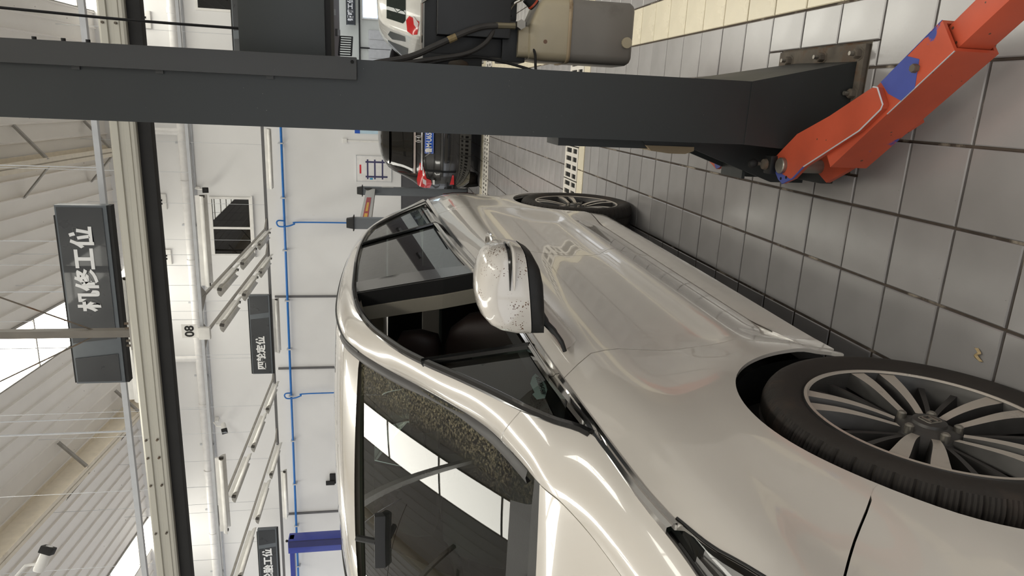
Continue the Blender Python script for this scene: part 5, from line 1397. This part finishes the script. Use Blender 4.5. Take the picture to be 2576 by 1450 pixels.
# ---- wheels
tr = 0.348
def tyre_geo(hand):
    prof_ = [(0.252, 0.085), (0.262, 0.098), (0.285, 0.112), (0.312, 0.117), (0.332, 0.113), (0.341, 0.106), (0.349, 0.095), (0.3545, 0.080), (0.355, 0.062), (0.355, 0.058), (0.347, 0.056), (0.347, 0.046), (0.355, 0.044), (0.355, 0.010), (0.347, 0.008), (0.347, -0.008), (0.355, -0.010), (0.355, -0.044), (0.347, -0.046), (0.347, -0.056), (0.355, -0.058), (0.354, -0.080), (0.345, -0.10), (0.312, -0.117), (0.27, -0.105), (0.252, -0.085)]
    prof_ = [(0.252+(r-0.252)*0.935, h) for r, h in prof_]
    N = 480; rows = []
    for i in range(N):
        a = 2*math.pi*i/N; k = i % 8
        row = []
        for j, (r, h) in enumerate(prof_):
            rr = r
            if 5 <= j <= 9 or 20 <= j <= 22:
                if k == 0: rr -= 0.0075 if j in (7, 8, 9, 20, 21) else (0.006 if j in (6, 22) else 0.003)
                elif k in (2, 4, 6) and j in (6, 7, 8, 9, 20, 21): rr -= 0.0036
            row.append((rr*math.cos(a+0.10*(h if hand else -h)), rr*math.sin(a+0.10*(h if hand else -h)), h))
        rows.append(row)
    g = Geo(); vs = [p for r in rows for p in r]; n = len(prof_); fs = []
    for i in range(N):
        j2 = (i+1) % N
        for q in range(n-1): fs.append((i*n+q, j2*n+q, j2*n+q+1, i*n+q+1))
    return g.add(vs, fs)
def spoke(r0, r1, w0, w1, z0, z1, ang, th=0.03, bend=0.0, taper=0.75, base_w=1.35):
    """one spoke: flat face with sloping flanks; face in local xy, outwards = +z"""
    g = Geo(); rows = []; n = 10
    for k in range(n+1):
        u = k/n; r = r0+(r1-r0)*u
        w = w0+(w1-w0)*u**1.3; z = z0+(z1-z0)*math.sin(min(1, u*1.25)*math.pi/2); a = ang+bend*(1-u)**2*(1 if True else 0)
        row = []
        for (q, dz) in ((-base_w*0.5-0.15, -th), (-0.5, 0.0), (0.5, 0.0), (base_w*0.5+0.15, -th)):
            row.append((r*math.cos(a)-q*w*math.sin(a), r*math.sin(a)+q*w*math.cos(a), z+dz))
        rows.append(row)
    return rows
def wheel(yc, s, rot, steer=0.0):
    m = Matrix.Translation((s*0.848, yc, tr)) @ Matrix.Rotation(R(90)*s, 4, 'Y') @ Matrix.Rotation(rot, 4, 'Z')
    w = tyre_geo(s > 0); w.v = [tuple(m @ Vector(p)) for p in w.v]
    wo = w.build('wheel', M_tyre, car, smooth=28)
    Geo().lathe([(0.262, 0.098), (0.258, 0.103), (0.253, 0.102), (0.250, 0.096), (0.247, 0.080), (0.240, 0.045), (0.232, 0.0), (0.228, -0.09)], 96, m=m).build('rim', M_rimdark, wo, smooth=40)
    Geo().lathe([(0.2585, 0.1035), (0.252, 0.1045), (0.248, 0.1000)], 96, m=m).build('rim_lip', M_rimface, wo, smooth=40)
    for k in range(5):
        A = 2*math.pi*k/5
        for d, bn in ((-0.150, -0.13), (0.150, 0.13)):
            rw = spoke(0.066, 0.250, 0.017, 0.037, 0.078, 0.098, A+d, 0.034, bn)
            f = Geo().grid([[r[1], r[2]] for r in rw], m=m).build('spoke', M_rimface, wo, smooth=30)
            Geo().grid([[r[0], r[1]] for r in rw], m=m).grid([[r[2], r[3]] for r in rw], m=m).build('spoke_flank', M_rimdark, f, smooth=30)
        for d, bn in ((0.485, 0.12), (0.77, -0.12)):
            rw = spoke(0.058, 0.246, 0.010, 0.014, 0.066, 0.076, A+d, 0.034, bn, base_w=1.9)
            Geo().grid(rw, m=m).build('fin', M_rimdark, wo, smooth=30)
        a = A+math.pi/5
        nut = Geo().lathe([(0, 0.092), (0.006, 0.0915), (0.0095, 0.088), (0.0105, 0.060)], 12, m=m @ Matrix.Translation((0.0575*math.cos(a), 0.0575*math.sin(a), 0))).build('lug_nut', M_steel, wo, smooth=40)
    hub = Geo().lathe([(0, 0.094), (0.030, 0.094), (0.034, 0.092), (0.036, 0.086), (0.040, 0.084), (0.046, 0.080), (0.066, 0.072), (0.078, 0.058), (0.080, 0.02)], 48, m=m).build('hub', M_rimdark, wo, smooth=40)
    em = Geo()
    fr_ = rbox(None, -0.019, 0.019, -0.015, 0.015, 0, 0.005)
    em.tube([(p[0], p[1], 0.0945) for p in fr_]+[(fr_[0][0], fr_[0][1], 0.0945)], 0.0016, 5, m=m)
    for q in (-1, 1): em.tube([(q*0.010, -0.012, 0.0945), (q*0.0085, 0, 0.0945), (q*0.010, 0.012, 0.0945)], 0.0024, 5, m=m)
    em.tube([(-0.009, 0, 0.0945), (0.009, 0, 0.0945)], 0.0024, 5, m=m)
    em.build('hub_badge', M_steel, hub)
    Geo().lathe([(0.0, 0.0), (0.15, 0.0), (0.15, -0.02)], 40, m=m).build('brake_disc', M_steel, wo, smooth=40)
    Geo().lathe([(0.0, -0.06), (0.235, -0.06)], 40, m=m).build('wheel_back', M_black, wo, smooth=None)
wheel(WF, 1, R(9)); wheel(WR_, 1, R(20)); wheel(WF, -1, 0.3); wheel(WR_, -1, 0.9)
for s in (1, -1):
    for yc in (WF, WR_):
        rows = []
        for (r, x) in ((0.405, 0.925), (0.425, 0.90), (0.425, 0.62), (0.0, 0.62)):
            rows.append([(s*x, yc+r*math.cos(R(-20+220*k/36)), ZC+r*math.sin(R(-20+220*k/36))) for k in range(37)])
        Geo().grid(rows).build('wheel_well', mat('well_liner', (16, 15, 14), 0.8), car, smooth=40)
        # mud flap / liner edge behind the wheel
        if yc == WF: Geo().box((s*0.93, 0.405, 0.235), (s*0.66, 0.425, 0.36)).build('liner_flap', M_mblack, car, smooth=None)
Geo().box((-0.86, 0.48, 0.21), (0.86, 2.58, 0.30)).box((-0.6, -0.85, 0.22), (0.6, 3.85, 0.45)).build('underbody', M_black, car, smooth=None)
# ---- interior
Geo().box((-0.80, 0.3, 0.30), (0.80, 3.3, 0.36)).build('cabin_floor', M_interior, car, smooth=None)
rows = [[(x, y, z) for x in (-0.78, -0.3, 0.3, 0.78)] for (y, z) in ((0.05, 1.10), (0.25, 1.13), (0.55, 1.125), (0.72, 1.08), (0.76, 0.95), (0.70, 0.6))]
Geo().grid(rows).build('dashboard', mat('dash_soft', (34, 34, 34), 0.6), car, smooth=60)
def seat(x):
    g = Geo().box((x-0.26, 1.05, 0.45), (x+0.26, 1.60, 0.62), 0.05)
    so = g.build('seat', M_seat, car)
    mb = Matrix.Translation((x, 1.60, 0.58)) @ Matrix.Rotation(R(-16), 4, 'X')
    rb = []
    for (z, w, d) in ((0.0, 0.25, 0.10), (0.2, 0.27, 0.12), (0.45, 0.26, 0.11), (0.6, 0.22, 0.09), (0.68, 0.15, 0.07), (0.70, 0.08, 0.04)):
        rb.append([tuple(mb @ Vector((w*math.copysign(abs(math.cos(a))**0.5, math.cos(a)), d*math.copysign(abs(math.sin(a))**0.6, math.sin(a)), z))) for a in [2*math.pi*k/28 for k in range(28)]])
    loft(rb).build('backrest', M_seat, so, smooth=60)
    hr = []
    for (z, w, d) in ((0.72, 0.07, 0.03), (0.74, 0.12, 0.055), (0.82, 0.135, 0.06), (0.90, 0.12, 0.05), (0.93, 0.06, 0.03)):
        hr.append([tuple(mb @ Vector((w*math.copysign(abs(math.cos(a))**0.5, math.cos(a)), d*math.copysign(abs(math.sin(a))**0.6, math.sin(a))-0.02, z))) for a in [2*math.pi*k/28 for k in range(28)]])
    loft(hr).build('headrest', M_seat, so, smooth=60)
    return so
seat(0.40); seat(-0.40)
rb_ = Geo().box((-0.68, 2.35, 0.42), (0.68, 2.85, 0.62), 0.06).build('rear_bench', M_seat, car)
Geo().box((-0.68, 2.80, 0.60), (0.68, 2.98, 1.20), 0.06).build('bench_back', M_seat, rb_)
for x in (-0.42, 0.42): Geo().box((x-0.13, 2.86, 1.20), (x+0.13, 2.97, 1.38), 0.04).build('headrest', M_seat, rb_)
Geo().tube([(0.40+0.185*math.cos(a), 0.92-0.06*math.sin(a), 0.98+0.17*math.sin(a)) for a in [2*math.pi*k/32 for k in range(33)]], 0.014, 8).build('steering_wheel', M_interior, car)
Geo().tube([(0.40, 0.72, 0.90), (0.40, 0.92, 0.98)], 0.035, 10).build('steering_column', M_interior, car)
im = Geo().box((-0.11, 1.02, 1.51), (0.11, 1.05, 1.565), 0.01).build('rear_view_mirror', M_mblack, car)
Geo().tube([(0, 1.03, 1.56), (0, 1.06, 1.63)], 0.012, 6).build('stalk', M_mblack, im)
